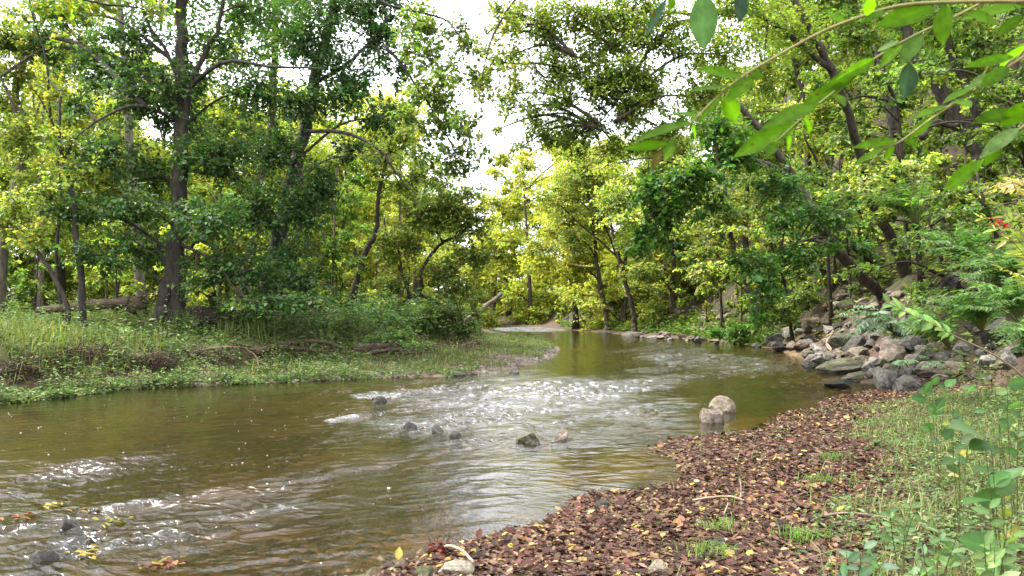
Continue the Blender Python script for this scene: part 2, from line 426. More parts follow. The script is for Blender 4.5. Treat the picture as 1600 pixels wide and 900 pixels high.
us = axis([(-2.6, -.75, .03, .0032), (-.75, .5, .0017, .0017), (.5, 1.1, .003, .02)])
yw = np.concatenate([np.linspace(.8, 3.6, 50)[:-1], 1 / np.linspace(1 / 3.6, 1 / 60., 860), np.linspace(60.5, 118, 70)])
U, YW = np.meshgrid(us, yw)
x, y = (U * YW).ravel(), YW.ravel()
s = shore(x, y)
rough = .16 + .22 * fbm(x * .5, y * .5, 51)
rif = np.zeros_like(x)
for px, py, rx, ry, a in [(640, 615, 150, 22, .9), (560, 655, 75, 16, 1.0), (700, 650, 220, 30, .9), (880, 625, 180, 35, .75), (1120, 570, 150, 28, 1.0), (1000, 650, 100, 18, .7), (820, 690, 130, 16, .6),
                          (1040, 520, 90, 10, .5), (830, 516, 60, 5, .9), (970, 600, 150, 14, .5), (560, 740, 130, 30, .4), (430, 800, 200, 45, .5), (100, 730, 170, 22, .9), (80, 800, 180, 50, 1.0), (280, 770, 240, 24, .9), (300, 860, 320, 50, .9)]:
    rif = np.maximum(rif, a * ell(x, y, px, py, rx, ry))
calm = np.zeros_like(x)
for px, py, rx, ry, a in [(960, 725, 110, 36, .85), (200, 650, 330, 30, .8), (950, 565, 90, 14, .8), (1200, 630, 120, 26, .9), (745, 785, 95, 62, .8), (880, 535, 90, 12, .6)]:
    calm = np.maximum(calm, a * ell(x, y, px, py, rx, ry))
cr, sr = math.cos(.90), math.sin(.90)
al, ac = x * cr + y * sr, -x * sr + y * cr
streak = fbm(al * .35, ac * 1.7, 61, 3)
rif = rif * (.35 + 1.3 * sstep(.35, .65, streak))
rif *= 1 - .85 * calm
damp = sstep(.02, -.45, s)
rough = np.clip((rough + .8 * rif) * (1 - .6 * calm), .05, 1.1)
wx = x * math.cos(.45) + y * math.sin(.45); wy = -x * math.sin(.45) + y * math.cos(.45)
w = (fbm(wx * 1.6, wy * 2.8, 71, 3) - .5) * 1.2 + (1 - 2 * np.abs(fbm(wx * 2.7, wy * 4.6, 81, 2) - .5) * 1.6) * .5 - .4
def ridge(a, b, sd): return 1 - 2 * np.abs(2 * vnoise(a, b, sd) - 1)
wob = fbm(x * 1.1, y * 1.1, 85, 2) * 2.2
cre = ridge(wx * 1.7 + wob, wy * 4.0 + wob, 86) * .50 + ridge(wx * 3.6 - wob, wy * 7.5 + wob, 87) * .27 + ridge(wx * 6.5 + wob, wy * 13 - wob, 89) * .13 + (vnoise(wx * 13, wy * 24, 88) - .5) * .16
gust = .35 + 1.1 * sstep(.3, .7, fbm(x * .45, y * .3, 84))
amp = (.0045 * gust + .034 * np.minimum(rif, .85)) * (1 - .7 * calm) * np.clip(.42 + y * .055, .55, 1.35)
zz = ((.008 + .05 * rif) * w * np.clip(.55 + y * .045, .6, 1.4) + amp * cre) * damp
foam = np.zeros_like(x)  # whitewater, plus silver sky reflection painted in as pale colour
for px, py, rx, ry, a in [(590, 618, 50, 8, .42), (660, 618, 100, 12, .37), (540, 655, 40, 7, .42), (630, 658, 100, 10, .37), (700, 640, 120, 14, .34), (740, 630, 190, 26, .35), (900, 635, 160, 28, .34), (1130, 568, 135, 22, .35), (720, 668, 180, 15, .33), (860, 600, 150, 15, .32), (1010, 660, 60, 11, .33), (1000, 590, 130, 12, .31), (830, 515, 80, 5, .43), (1060, 545, 60, 8, .34), (830, 514, 60, 4, .4), (60, 735, 190, 16, .25), (90, 790, 190, 22, .25), (300, 745, 260, 14, .24), (380, 800, 280, 18, .24), (280, 850, 280, 26, .25), (980, 665, 70, 12, .28), (1000, 600, 120, 9, .26)]:
    foam = np.maximum(foam, a * np.minimum(1, 1.6 * ell(x, y, px, py, rx, ry)))
foam = np.minimum(foam * 1.05, .55) * np.where(y < 9.2, .55 + .75 * sstep(.4, .62, streak), 1) + .05 * (w - .1) * rif + .16 * (cre - .05) * np.minimum(rif + .15, .9) * (foam > .05)
murk = np.clip(.12 + .28 * sstep(.3, 2.0, -s) - .1 * rif, 0, 1)
ny, nx = U.shape
i, j = np.meshgrid(np.arange(ny - 1), np.arange(nx - 1), indexing='ij')
f4 = np.stack([i * nx + j, i * nx + j + 1, (i + 1) * nx + j + 1, (i + 1) * nx + j], -1).reshape(-1, 4)
keep = (s[f4] < .5).any(1); f4 = f4[keep]
used = np.zeros(len(x), bool); used[f4.ravel()] = True
rm = np.cumsum(used) - 1
b = Buf(); b.add(np.stack([x, y, zz], 1)[used], None, rm[f4], np.stack([rough, foam, murk], 1)[used])
tag(link('water', b.mesh('water', [M_WATER], True)), kind='structure')

def scatter(rng, n, x0, x1, y0, y1, dens):
    """n points thrown over a rectangle, kept where dens(x, y) says so"""
    x = rng.uniform(x0, x1, n); y = rng.uniform(y0, y1, n)
    k = rng.random(n) < dens(x, y)
    x, y = x[k], y[k]
    return np.stack([x, y, gz(x, y)], 1)

def rdir(rng, n):
    a = rng.uniform(0, 2 * math.pi, n)
    return np.stack([np.cos(a), np.sin(a), np.zeros(n)], 1)

# ------------------------------------------------------------------ foliage builder
def spray_leaves(buf, rng, S, E, nl, size, pal, aspect=.8, spread=.3, flat=.07, tilt=.5, shape='diamond', tints=None, jit=.22, droop=.3, mat=0):
    M = len(S); idx = np.repeat(np.arange(M), nl)
    t = rng.uniform(.15, 1.06, M * nl)
    A = (E - S)[idx]; L = np.linalg.norm(A, axis=1, keepdims=True)
    lat = norm(np.cross(A, V(0.05, .03, 1)))
    o = rng.normal(0, 1, M * nl)
    P = S[idx] + A * t[:, None] + lat * (o * spread * (1.1 - .5 * t))[:, None] * np.minimum(L, 1.4)
    P[:, 2] += -.10 * L[:, 0] * t * t + rng.normal(0, flat, M * nl)
    D = norm(A) * .7 + lat * np.sign(o)[:, None] * .7 + rng.normal(0, .45, (M * nl, 3)); D[:, 2] -= droop
    N = V(0, 0, 1) + rng.normal(0, tilt, (M * nl, 3))
    sz = size * np.exp(rng.normal(0, .22, M * nl))
    col = pick(rng, pal, M * nl, jit)
    if tints is not None: col = np.clip(col * tints[idx], .003, .8)
    leaves(buf, P, D, N, sz, sz * aspect, col, .3, .15, shape, mat)

def clump_fill(wood, leaf, rng, C, R, lai, size, pal, aspect=.8, nl=22, attach=None, tw=.012, shape='diamond', wmat=0, lmat=0, tilt=.5, twigfrac=.5, barkc=(1, 1, 1), tint=1., droop=.3, limb_r=None):
    C = np.asarray(C, float); R = np.asarray(R, float)
    n = max(4, int(lai * math.pi * R[0] * R[2] / (size * size * aspect * .55) / nl))
    u = norm(rng.normal(0, 1, (n, 3))); r = rng.random((n, 1)) ** .45 * (.72 + .62 * rng.random((n, 1)))
    E = C + u * R * r
    S = C + (E - C) * .3 + rng.normal(0, .12, (n, 3)) * R
    S[:, 2] -= .12 * R[2]
    if attach is not None:
        mid = (attach + C) / 2 + V(0, 0, .12 * np.linalg.norm(C - attach))
        r0 = limb_r if limb_r else .018 + .012 * np.linalg.norm(C - attach)
        tube(wood, catmull([attach, mid, C + V(0, 0, -.1 * R[2])], 5), [r0, r0 * .7, r0 * .3], 5, barkc, wmat, .2, rng)
        k = int(min(9, 3 + R[0] * 3))
        jj = rng.integers(0, n, k)
        for q in jj:
            tube(wood, catmull([C + V(0, 0, -.1 * R[2]), (C + E[q]) / 2 + rng.normal(0, .06, 3) * R, E[q]], 3), [r0 * .35, r0 * .12], 4, barkc, wmat)
    k = rng.random(n) < twigfrac
    twigs(wood, S[k], E[k], tw, tw * .35, col=barkc, mat=wmat)
    ct = np.exp(rng.normal(0, .12)) * tint
    tints = ct * np.exp(rng.normal(0, .16, (n, 1))) * np.exp(rng.normal(0, .06, (n, 3)))
    spray_leaves(leaf, rng, S, E, nl, size, pal, aspect, .28, .05 + .02 * R[2], tilt, shape, tints, droop=droop, mat=lmat)

def nearest_attach(paths, C, rise=.45):
    best, bp = 1e9, None
    for P in paths:
        hd = np.hypot(P[:, 0] - C[0], P[:, 1] - C[1])
        d = np.abs(P[:, 2] - (C[2] - rise * hd)) + .6 * hd
        k = int(np.argmin(d))
        if d[k] < best: best, bp = d[k], P[k]
    return bp

def PX(pts):
    return [W(*p) for p in pts]

def tree(name, label, trunks, clumps, pal=G_MID, size=.13, lai=2., aspect=.8, shape='diamond', cat='tree', group=None, seed=1, lmat=None, barkc=(1, 1, 1), limbs=(), nl=22, wood_name='trunk', leaf_name='crown', rise=.45, tw=.011, tilt=.5, twigfrac=.5, droop=.3, ground=True, sides=10, limb_r=None):
    """trunks: [(points, r_base, r_top)]; clumps: [(px, py, Y, rx px, ry px, depth radius or None, lai scale, tint)]"""
    rng = np.random.default_rng(seed); lai = lai * 1.7
    wood, leaf = Buf(), Buf(); paths = []
    base = None
    for pts, r0, r1 in trunks:
        P = [np.asarray(p, float) for p in pts]
        if ground and base is None:
            g = hz(P[0][0], P[0][1]) - .12
            if P[0][2] > g + .3: P = [V(P[0][0] + rng.normal(0, .1), P[0][1], g)] + P
            else: P[0] = V(P[0][0], P[0][1], min(P[0][2], g))
        if base is None: base = P[0].copy()
        Q = catmull(P, 7)
        Q[1:-1] += rng.normal(0, r0 * .10, (len(Q) - 2, 3))
        rr = np.linspace(r0, r1, len(Q))
        if ground: rr[0] *= 1.55; rr[1] *= 1.25; rr[2] *= 1.08
        tube(wood, Q, rr, sides, barkc, 0, .16, rng); paths.append(Q)
    for pts, r0, r1 in limbs:
        Q = catmull([np.asarray(p, float) for p in pts], 6)
        Q[1:-1] += rng.normal(0, r0 * .15, (len(Q) - 2, 3))
        tube(wood, Q, [r0, r1], 6, barkc, 0, .2, rng); paths.append(Q)
    for c in clumps:
        px, py, Yc, rx, ry = c[:5]
        dr = c[5] if len(c) > 5 and c[5] else None
        ls = c[6] if len(c) > 6 and c[6] else 1.; ti = c[7] if len(c) > 7 else 1.
        C = W(px, py, Yc); R = V(rx / F * Yc, dr or max(rx / F * Yc * .9, .5), ry / F * Yc)
        C = C + rng.normal(0, .08, 3) * R; R = R * rng.uniform(.88, 1.15, 3)
        clump_fill(wood, leaf, rng, C, R, lai * ls, size, pal, aspect, nl, nearest_attach(paths, C, rise), tw, shape, tilt=tilt, twigfrac=twigfrac, barkc=barkc, tint=ti, droop=droop, limb_r=limb_r)
    root = empty(name, base); tag(root, label, cat, group)
    link(wood_name, wood.mesh(name + '_wood', [M_BARK], True, base), root)
    if leaf.n: link(leaf_name, leaf.mesh(name + '_leaves', [lmat or M_LEAF], False, base), root)
    return root

# ------------------------------------------------------------------ rocks
import bmesh
_rocks = {}
TINTS = {'grey': (1, 1, 1), 'tan': (1.22, 1.09, .9), 'dark': (.42, .42, .42), 'mossy': (.8, .8, .7), 'pale': (1.3, 1.24, 1.08), 'orange': (1.7, 1.15, .65), 'wet': (.28, .28, .27), 'pink': (1.15, 1.0, .92)}
def rock_mesh(var, tint):
    if (var, tint) in _rocks: return _rocks[(var, tint)]
    rng = np.random.default_rng(100 + var)
    bm = bmesh.new(); bmesh.ops.create_icosphere(bm, subdivisions=4, radius=1)
    v = np.array([p.co[:] for p in bm.verts]); f = np.array([[q.index for q in p.verts] for p in bm.faces]); bm.free()
    v *= rng.uniform(.8, 1.15, 3)
    for k in range(13 if var < 14 else 9):
        nn = norm(rng.normal(0, 1, 3) * V(1, 1, .9)); d = rng.uniform(.52, .8) if var < 14 else rng.uniform(.6, .84)
        over = np.maximum(v @ nn - d, 0); v -= over[:, None] * nn * .96
    v *= 1 + .17 * (fbm(v[:, 0] * 2 + 3 * v[:, 2], v[:, 1] * 2 - 2 * v[:, 2], var, 4) - .5)[:, None]
    v += .045 * (np.stack([fbm(v[:, 1] * 7 + q, v[:, 2] * 7 + v[:, 0] * 5, var + q, 3) for q in range(3)], 1) - .5)
    lo, hi = v.min(0), v.max(0); v = (v - (lo + hi) / 2) / (hi - lo)
    c = np.tile(np.array(TINTS[tint], float), (len(v), 1))
    lich = sstep(.5, .62, fbm(v[:, 0] * 5 + 7, v[:, 1] * 5 + v[:, 2] * 4, var + 40))
    c *= (1 + .35 * lich)[:, None]
    if tint in ('mossy', 'wet'):
        k = sstep(.0, .3, v[:, 2] + .35 * (fbm(v[:, 0] * 4, v[:, 1] * 4, var + 9) - .5)) * .85
        if tint == 'mossy': c = mixc(c, V(.42, .5, .16), k * (.35 + .65 * sstep(.42, .58, fbm(v[:, 0] * 3 + 1, v[:, 1] * 3, var + 3))))
    b = Buf(); b.add(v, f, None, c)
    _rocks[(var, tint)] = me = b.mesh('rock_%d' % var, [M_ROCK], False)
    return me

def put_rock(p, dims, var, tint, rot, label, group=None, name='rock', sink=.16, tilt=(0, 0)):
    o = link(name, rock_mesh(var, tint), None, (p[0], p[1], p[2] + dims[2] * (.5 - sink)))
    o.scale = tuple(dims); o.rotation_euler = (tilt[0], tilt[1], rot)
    return tag(o, label, 'rock', group)

RIP = 'riprap rocks of the right bank'
hero = [  # px centre, py bottom, w, h, variant, tint, label, tilt
    (1346, 467, 36, 20, 0, 'grey', 'big square grey block topping the riprap pile beside the leaning trunk', (0, .05)),
    (1313, 467, 28, 18, 1, 'tan', 'pointed tan block at the upper left corner of the riprap pile', (0, -.1)),
    (1300, 487, 24, 15, 2, 'orange', 'orange-tan rock halfway up the riprap pile', (0, 0)),
    (1310, 505, 44, 20, 3, 'tan', 'long tan rock slanting upward below the orange-tan rock', (0, -.45)),
    (1369, 496, 28, 23, 4, 'tan', 'rounded tan boulder at the foot of the leaning trunk', (0, 0)),
    (1270, 523, 28, 21, 5, 'tan', 'brownish block low in the left half of the riprap pile', (0, .1)),
    (1316, 547, 42, 25, 6, 'mossy', 'dark mossy boulder under the pale blue-green fern-like plant', (0, 0)),
    (1344, 550, 46, 22, 7, 'dark', 'dark slab slanting beside the mossy boulder', (0, -.5)),
    (1323, 483, 24, 14, 8, 'grey', 'grey wedge rock right of the orange-tan rock', (0, .3)),
    (1341, 481, 22, 13, 9, 'grey', 'greenish grey rock directly under the big square block', (0, 0)),
    (1212, 541, 26, 20, 10, 'grey', 'stacked-looking grey rock at the far left end of the riprap pile', (0, 0)),
    (1226, 548, 32, 11, 11, 'grey', 'low flat grey rock at the waterline left of the dead roots', (0, 0)),
    (1254, 549, 26, 10, 0, 'wet', 'dark wet flat rock at the waterline below the dead roots', (0, 0)),
    (1351, 560, 30, 18, 2, 'grey', 'grey rock wedged between dark slab and mossy slab', (0, -.2)),
    (1268, 575, 24, 14, 3, 'wet', 'dark wet rounded rock in the water off the mossy slab', (0, 0)),
    (1316, 606, 42, 15, 4, 'wet', 'low flat dark rock standing in the water left of the block boulder', (0, 0)),
    (1322, 584, 70, 22, 5, 'mossy', 'long mossy slab strewn with brown leaves sloping to the water', (0, -.28)),
    (1336, 595, 38, 12, 6, 'mossy', 'thin mossy slab below the long leaf-strewn slab', (0, -.35)),
    (1370, 581, 38, 22, 7, 'grey', 'smooth grey boulder right of the long mossy slab', (0, 0)),
    (1365, 592, 22, 12, 8, 'grey', 'small grey rock over the dark gap left of the block boulder', (0, 0)),
    (1391, 610, 34, 33, 12, 'grey', 'upright block boulder at the edge of the brown leaf beach', (0, .05)),
    (1425, 612, 44, 24, 13, 'dark', 'broad block boulder with dark right side on the leaf beach', (0, .08)),
    (1408, 566, 60, 38, 9, 'pink', 'largest pinkish grey boulder in the middle of the rocks', (0, -.3)),
    (1439, 580, 34, 27, 10, 'grey', 'grey boulder leaning right of the largest pinkish boulder', (0, -.5)),
    (1447, 555, 28, 13, 11, 'pale', 'pale whitish rock right of the largest pinkish boulder', (0, 0)),
    (1417, 591, 24, 18, 1, 'grey', 'grey rock tucked behind the upright block boulder', (0, -.3)),
    (1441, 549, 24, 18, 12, 'dark', 'dark rock above the pale whitish rock', (0, 0)),
    (1533, 442, 40, 22, 13, 'grey', 'grey rock high on the hillside above the ferny shrub', (0, -.3)),
    (1546, 575, 28, 20, 0, 'grey', 'layered grey rock among the weeds at right', (0, 0)),
    (1582, 578, 28, 26, 2, 'grey', 'grey rock beside the right edge of the photo above the herbs', (0, 0)),
    (1568, 538, 46, 42, 4, 'dark', 'big dark boulder right of the ferny shrub', (0, 0)),
    (1510, 556, 30, 20, 6, 'grey', 'grey rock below the bare forked twig', (0, 0)),
    (1480, 575, 32, 22, 8, 'grey', 'grey rock over the small yellow leaf', (0, .2)),
    (1575, 478, 40, 22, 3, 'grey', 'grey outcrop high at right below the yellow compound leaves', (0, -.3)),
    (959, 522, 18, 10, 1, 'dark', 'dark rock at the far waterline below the thick slim trunk', (0, 0)),
    (991, 524, 36, 11, 3, 'grey', 'pointed flat slab at the far waterline', (0, -.2)),
    (1026, 529, 30, 12, 5, 'grey', 'flat grey rock at the far waterline right of the pointed slab', (0, -.15)),
    (1055, 532, 28, 12, 7, 'grey', 'grey rock at the far waterline below the talus', (0, .1)),
    (1032, 515, 24, 10, 9, 'tan', 'tan rock on the far bank above the flat grey rock', (0, 0)),
    (1037, 505, 13, 14, 11, 'dark', 'upright dark rock left of the tan talus', (0, 0)),
    (1052, 500, 20, 14, 13, 'tan', 'slanting tan rock at the top left of the talus', (0, -.5)),
    (1096, 494, 10, 14, 2, 'pale', 'upright pale rock at the top right of the talus', (0, 0)),
    (1082, 533, 22, 9, 4, 'tan', 'rounded tan rock at the waterline in front of the talus', (0, 0)),
    (1129, 535, 32, 10, 6, 'tan', 'low flat tan slab at the waterline left of the riprap pile', (0, 0)),
    (1162, 537, 22, 8, 8, 'grey', 'low grey rock at the waterline beside the bright fern bank', (0, 0)),
]
rr = np.random.default_rng(7)
for k, (px, py, w, h, var, ti, lab, tl) in enumerate(hero):
    p = ground_hit(px, py); Yd = p[1]
    dw, dh = w / F * Yd * 1.02, h / F * Yd * 1.25
    p = p + V(0, dw * .3, 0); p[2] = max(hz(p[0], p[1]), -.1) * .5 + p[2] * .5
    if px < 1190: dw *= .72 * rr.uniform(.7, 1.2); dh = min(dh * .62, .6 * dw); p = p + V(rr.normal(0, .4), rr.uniform(0, 1.2), -.1)
    put_rock(p, (dw, dw * rr.uniform(.7, 1.0), dh), var, ti, rr.uniform(-.4, .4), lab, RIP if px > 1190 else 'rocks of the far right bank', tilt=tl)
river = [
    (1133, 645, 40, 25, 14, 'tan', 'tall pale boulder standing behind a smaller one in the stream'),
    (1117, 662, 33, 21, 12, 'pink', 'rounded pale boulder leaning in front of the taller one in the stream'),
    (827, 694, 38, 19, 10, 'mossy', 'dark green mossy stone in the stream'),
    (875, 688, 30, 17, 1, 'pink', 'brownish grey stone right of the mossy stone in the stream'),
    (639, 675, 32, 12, 2, 'wet', 'leftmost of the three dark stones in a row under the white riffle'),
    (682, 677, 28, 10, 3, 'wet', 'middle one of the three dark stones in a row under the white riffle'),
    (711, 684, 20, 8, 5, 'wet', 'smallest and rightmost of the three dark stones under the white riffle'),
    (590, 630, 22, 10, 6, 'wet', 'dark stone with red leaves in the upper white riffle'),
    (93, 828, 46, 20, 7, 'dark', 'dark rounded stone with a red leaf in the shallow riffle at lower left'),
    (58, 884, 46, 24, 8, 'dark', 'split dark stone with an orange leaf near the lower left corner'),
    (139, 852, 20, 9, 11, 'wet', 'small black stone in the shallow riffle at lower left'),
    (944, 796, 17, 13, 12, 'dark', 'small black stone on the brown leaf beach near the water'),
    (938, 772, 14, 9, 0, 'tan', 'small brown stone in the shallows by the leaf beach'),
    (1032, 901, 40, 20, 13, 'tan', 'pale stone half buried in brown leaves at the bottom'),
    (1127, 858, 28, 14, 2, 'dark', 'dark stone half buried in brown leaves'),
    (712, 903, 54, 20, 6, 'pale', 'whitish stone under the dead twig at the bottom'),
    (660, 908, 44, 16, 9, 'mossy', 'dark mossy stone left of the whitish stone at the bottom'),
    (710, 750 - 162, 28, 8, 3, 'dark', 'dark low stone at the edge of the grassy gravel spit'),
    (800, 584, 22, 8, 1, 'dark', 'dark stone at the right corner of the gravel spit'),
]
for px, py, w, h, var, ti, lab in river:
    p = ground_hit(px, py); Yd = p[1]
    g = min(p[2], hz(p[0], p[1] + w / F * Yd * .3))
    dw, dh = w / F * Yd * 1.1, h / F * Yd * (.75 if px < 200 else 1.0 if ti == 'wet' else 1.0); w *= 1.35 if ti == 'wet' else 1
    top = max(p[2], 0) + dh
    dh2 = top - g + .05
    put_rock((p[0], p[1] + dw * .35, g - .05), (dw, dw * .8, dh2), var, ti, rr.uniform(-.5, .5), lab, 'stones in the stream', sink=0)

# rocks filling the piles between the named ones
fill = []
def try_fill(px, py, w, gap):
    p = ground_hit(px, py)
    if p[2] < -.05 or gs(p[0], p[1]) < -.1: return
    if any(np.hypot(p[0] - q[0], p[1] - q[1]) + abs(p[2] - q[2]) * .5 < gap * (w + q[3]) for q in fill): return
    fill.append((*p, w))
for py in range(446, 552, 11):
    for px in range(1190, 1420, 15):
        lo = 548 - (px - 1190) * .62 if px < 1300 else 446 + max(0, px - 1360) * .7
        if py < lo: continue
        Yd = ground_hit(px, py)[1]
        try_fill(px + rr.uniform(-6, 6), py + rr.uniform(-4, 4), rr.uniform(15, 27) / F * Yd, .2)
for py in (552, 559, 566, 572):
    for px in range(1228, 1330, 17): try_fill(px + rr.uniform(-6, 6), py + rr.uniform(-2, 2), rr.uniform(16, 28) / F * ground_hit(px, py)[1], .24)
n0 = len(fill)
for k in range(900):
    if len(fill) > n0 + 62: break
    if rr.random() < .6: px, py = rr.uniform(1330, 1560), rr.uniform(520, 600)
    else: px, py = rr.uniform(1400, 1600), rr.uniform(440, 560)
    try_fill(px, py, float(np.exp(rr.normal(-.9, .45))), .34)
for (a, b_, c_, w) in fill:
    ti = ['grey', 'grey', 'tan', 'dark', 'grey', 'pink', 'tan', 'mossy'][rr.integers(0, 8)]
    put_rock((a, b_, c_), (w, w * rr.uniform(.6, .95), w * rr.uniform(.45, .75)), int(rr.integers(0, 14)), ti, rr.uniform(0, 6.28), 'small angular riprap stone wedged between the bigger rocks of the right bank', 'small riprap stones', tilt=(rr.normal(0, .25), rr.normal(0, .25)))
tal = []
for k in range(36):
    px, py = rr.uniform(1045, 1150), rr.uniform(484, 522)
    p = ground_hit(px, py); w = rr.uniform(.3, .75)
    put_rock(p, (w, w * .8, w * .55), int(rr.integers(0, 14)), ['tan', 'pale', 'tan', 'pink'][rr.integers(0, 4)], rr.uniform(0, 6.28), 'loose tan stone of the small talus on the far right bank', 'talus stones', tilt=(rr.normal(0, .3), rr.normal(0, .3)))
for k in range(34):
    px = rr.uniform(930, 1200); py = 521 + (px - 945) * .085 + rr.uniform(-6, 2)
    p = ground_hit(px, py); w = min(.65, float(np.exp(rr.normal(-.85, .45))))
    put_rock(p, (w, w * .8, w * .5), int(rr.integers(0, 14)), ['grey', 'dark', 'dark', 'pink'][rr.integers(0, 4)], rr.uniform(0, 6.28), 'low stone lining the far right waterline', 'far waterline stones', tilt=(rr.normal(0, .15), rr.normal(0, .15)))

# pebbles: gravel of the spit and the bed (nobody could count them)
rng = np.random.default_rng(17)
ico = np.array([(0, 0, 1), (.9, 0, .1), (.28, .85, .1), (-.72, .53, .1), (-.72, -.53, .1), (.28, -.85, .1), (0, 0, -.6)], float)
icf = np.array([(0, 1, 2), (0, 2, 3), (0, 3, 4), (0, 4, 5), (0, 5, 1), (6, 2, 1), (6, 3, 2), (6, 4, 3), (6, 5, 4), (6, 1, 5)])
def pebbles(buf, P, r, pal):
    M = len(P); a = rng.uniform(0, 6.28, M); ca, sa = np.cos(a), np.sin(a)
    q = ico[None] * np.stack([r * rng.uniform(.8, 1.4, M), r * rng.uniform(.7, 1.1, M), r * rng.uniform(.35, .7, M)], 1)[:, None]
    q = np.stack([q[..., 0] * ca[:, None] - q[..., 1] * sa[:, None], q[..., 0] * sa[:, None] + q[..., 1] * ca[:, None], q[..., 2]], -1)
    q *= rng.uniform(.8, 1.2, q.shape)
    v = (P[:, None] + q).reshape(-1, 3)
    f = (np.arange(M)[:, None, None] * 7 + icf[None]).reshape(-1, 3)
    buf.add(v, f, None, np.repeat(pick(rng, pal, M, .3), 7, 0))
b = Buf()
PG = [(.5, .39, .3), (.4, .33, .28), (.3, .24, .2), (.65, .55, .45), (.4, .25, .19)]
P = scatter(rng, 60000, -7, 3.5, 16.5, 36, lambda x, y: (np.abs(gs(x, y) - .25) < .75) * ((-gT(x, y)) > .2) * .45 * sstep(.35, .55, fbm(x, y, 77)))
pebbles(b, P, rng.uniform(.025, .085, len(P)), PG)
P = scatter(rng, 9000, -6, .2, 4, 12, lambda x, y: (gs(x, y) < -.05) * sstep(.42, .6, fbm(x * .9, y * .9, 78)))
pebbles(b, P, rng.uniform(.02, .07, len(P)), [(.2, .16, .08), (.32, .25, .13), (.14, .11, .05), (.4, .32, .16)])
M_PEB = col_noise_mat('pebble', (.22, .22, .22), (.36, .36, .36), 20, .8, .2, attr=True)
tag(link('gravel', b.mesh('gravel', [M_PEB])), kind='stuff')

# ------------------------------------------------------------------ brown leaf litter
rng = np.random.default_rng(23)
b = Buf()
def beach_d(x, y):
    s = gs(x, y)
    g = sstep(-.4, 1.0, x - (-.4 + .54 * y) + 1.8 * (fbm(x * .9, y * .9, 91) - .5))      # grass takes over to the right
    return (s > -.15) * (1 - .62 * g) * (x > -3) * (x < 12) * sstep(-.15, .15, s + .1)
N0 = 0
for (n, x0, x1, y0, y1) in [(85000, -2, 5.5, 2.6, 8), (85000, 0, 10.5, 8, 17.5)]:
    P = scatter(rng, n, x0, x1, y0, y1, beach_d)
    M = len(P)
    P[:, 2] += np.abs(rng.normal(0, .011, M)) + .003
    D = rdir(rng, M) + rng.normal(0, .18, (M, 3)); Nn = V(0, 0, 1) + rng.normal(0, .23, (M, 3))
    sz = np.clip(.040 * np.exp(rng.normal(0, .4, M)), .012, .09) * (1 if y0 < 5 else 1.15)
    col = pick(rng, BROWNS, M, .3) * (.56 + .42 * fbm(P[:, 0] * 1.5, P[:, 1] * 1.5, 87))[:, None] * V(.97, 1.12, 1.2)
    yl = rng.random(M) < .065; col[yl] = pick(rng, [(.34, .24, .05), (.38, .3, .11), (.28, .15, .05), (.24, .22, .05)], int(yl.sum()), .2)
    tanm = rng.random(M) < .14; col[tanm] = pick(rng, [(.19, .11, .06), (.22, .145, .09), (.16, .095, .065)], int(tanm.sum()), .2)
    leaves(b, P, D, Nn, sz, sz * rng.uniform(.5, .85, M), col, rng.uniform(.1, .45, M), .2 * rng.choice([-1, 1], M), 'hex')
# drowned leaves just under the edge, and leaves along the far rocks and the hillside
P = scatter(rng, 5000, -1.6, 4, 4.6, 13, lambda x, y: (gs(x, y) < 0) * np.exp(-np.abs(gs(x, y)) / .22) * .8)
M = len(P); P[:, 2] = np.minimum(P[:, 2] + .01, -.012)
leaves(b, P, rdir(rng, M), V(0, 0, 1) + rng.normal(0, .12, (M, 3)), .075, .045, pick(rng, BROWNS, M, .3) * V(1, 1.1, .8), .1, .05, 'hex')
P = scatter(rng, 26000, 9, 34, 13, 60, lambda x, y: ((-gR(x, y)) < .3) * sstep(.4, .6, fbm(x * .5, y * .5, 93)) * .75)
M = len(P); P[:, 2] += .03
leaves(b, P, rdir(rng, M), V(-.3, -.3, 1) + rng.normal(0, .4, (M, 3)), .16, .1, pick(rng, [(.2, .11, .06), (.3, .2, .12), (.14, .07, .04)], M, .3), .3, .2, 'diamond')
tag(link('leaf_litter', b.mesh('leaf_litter', [M_LITTER])), kind='stuff')

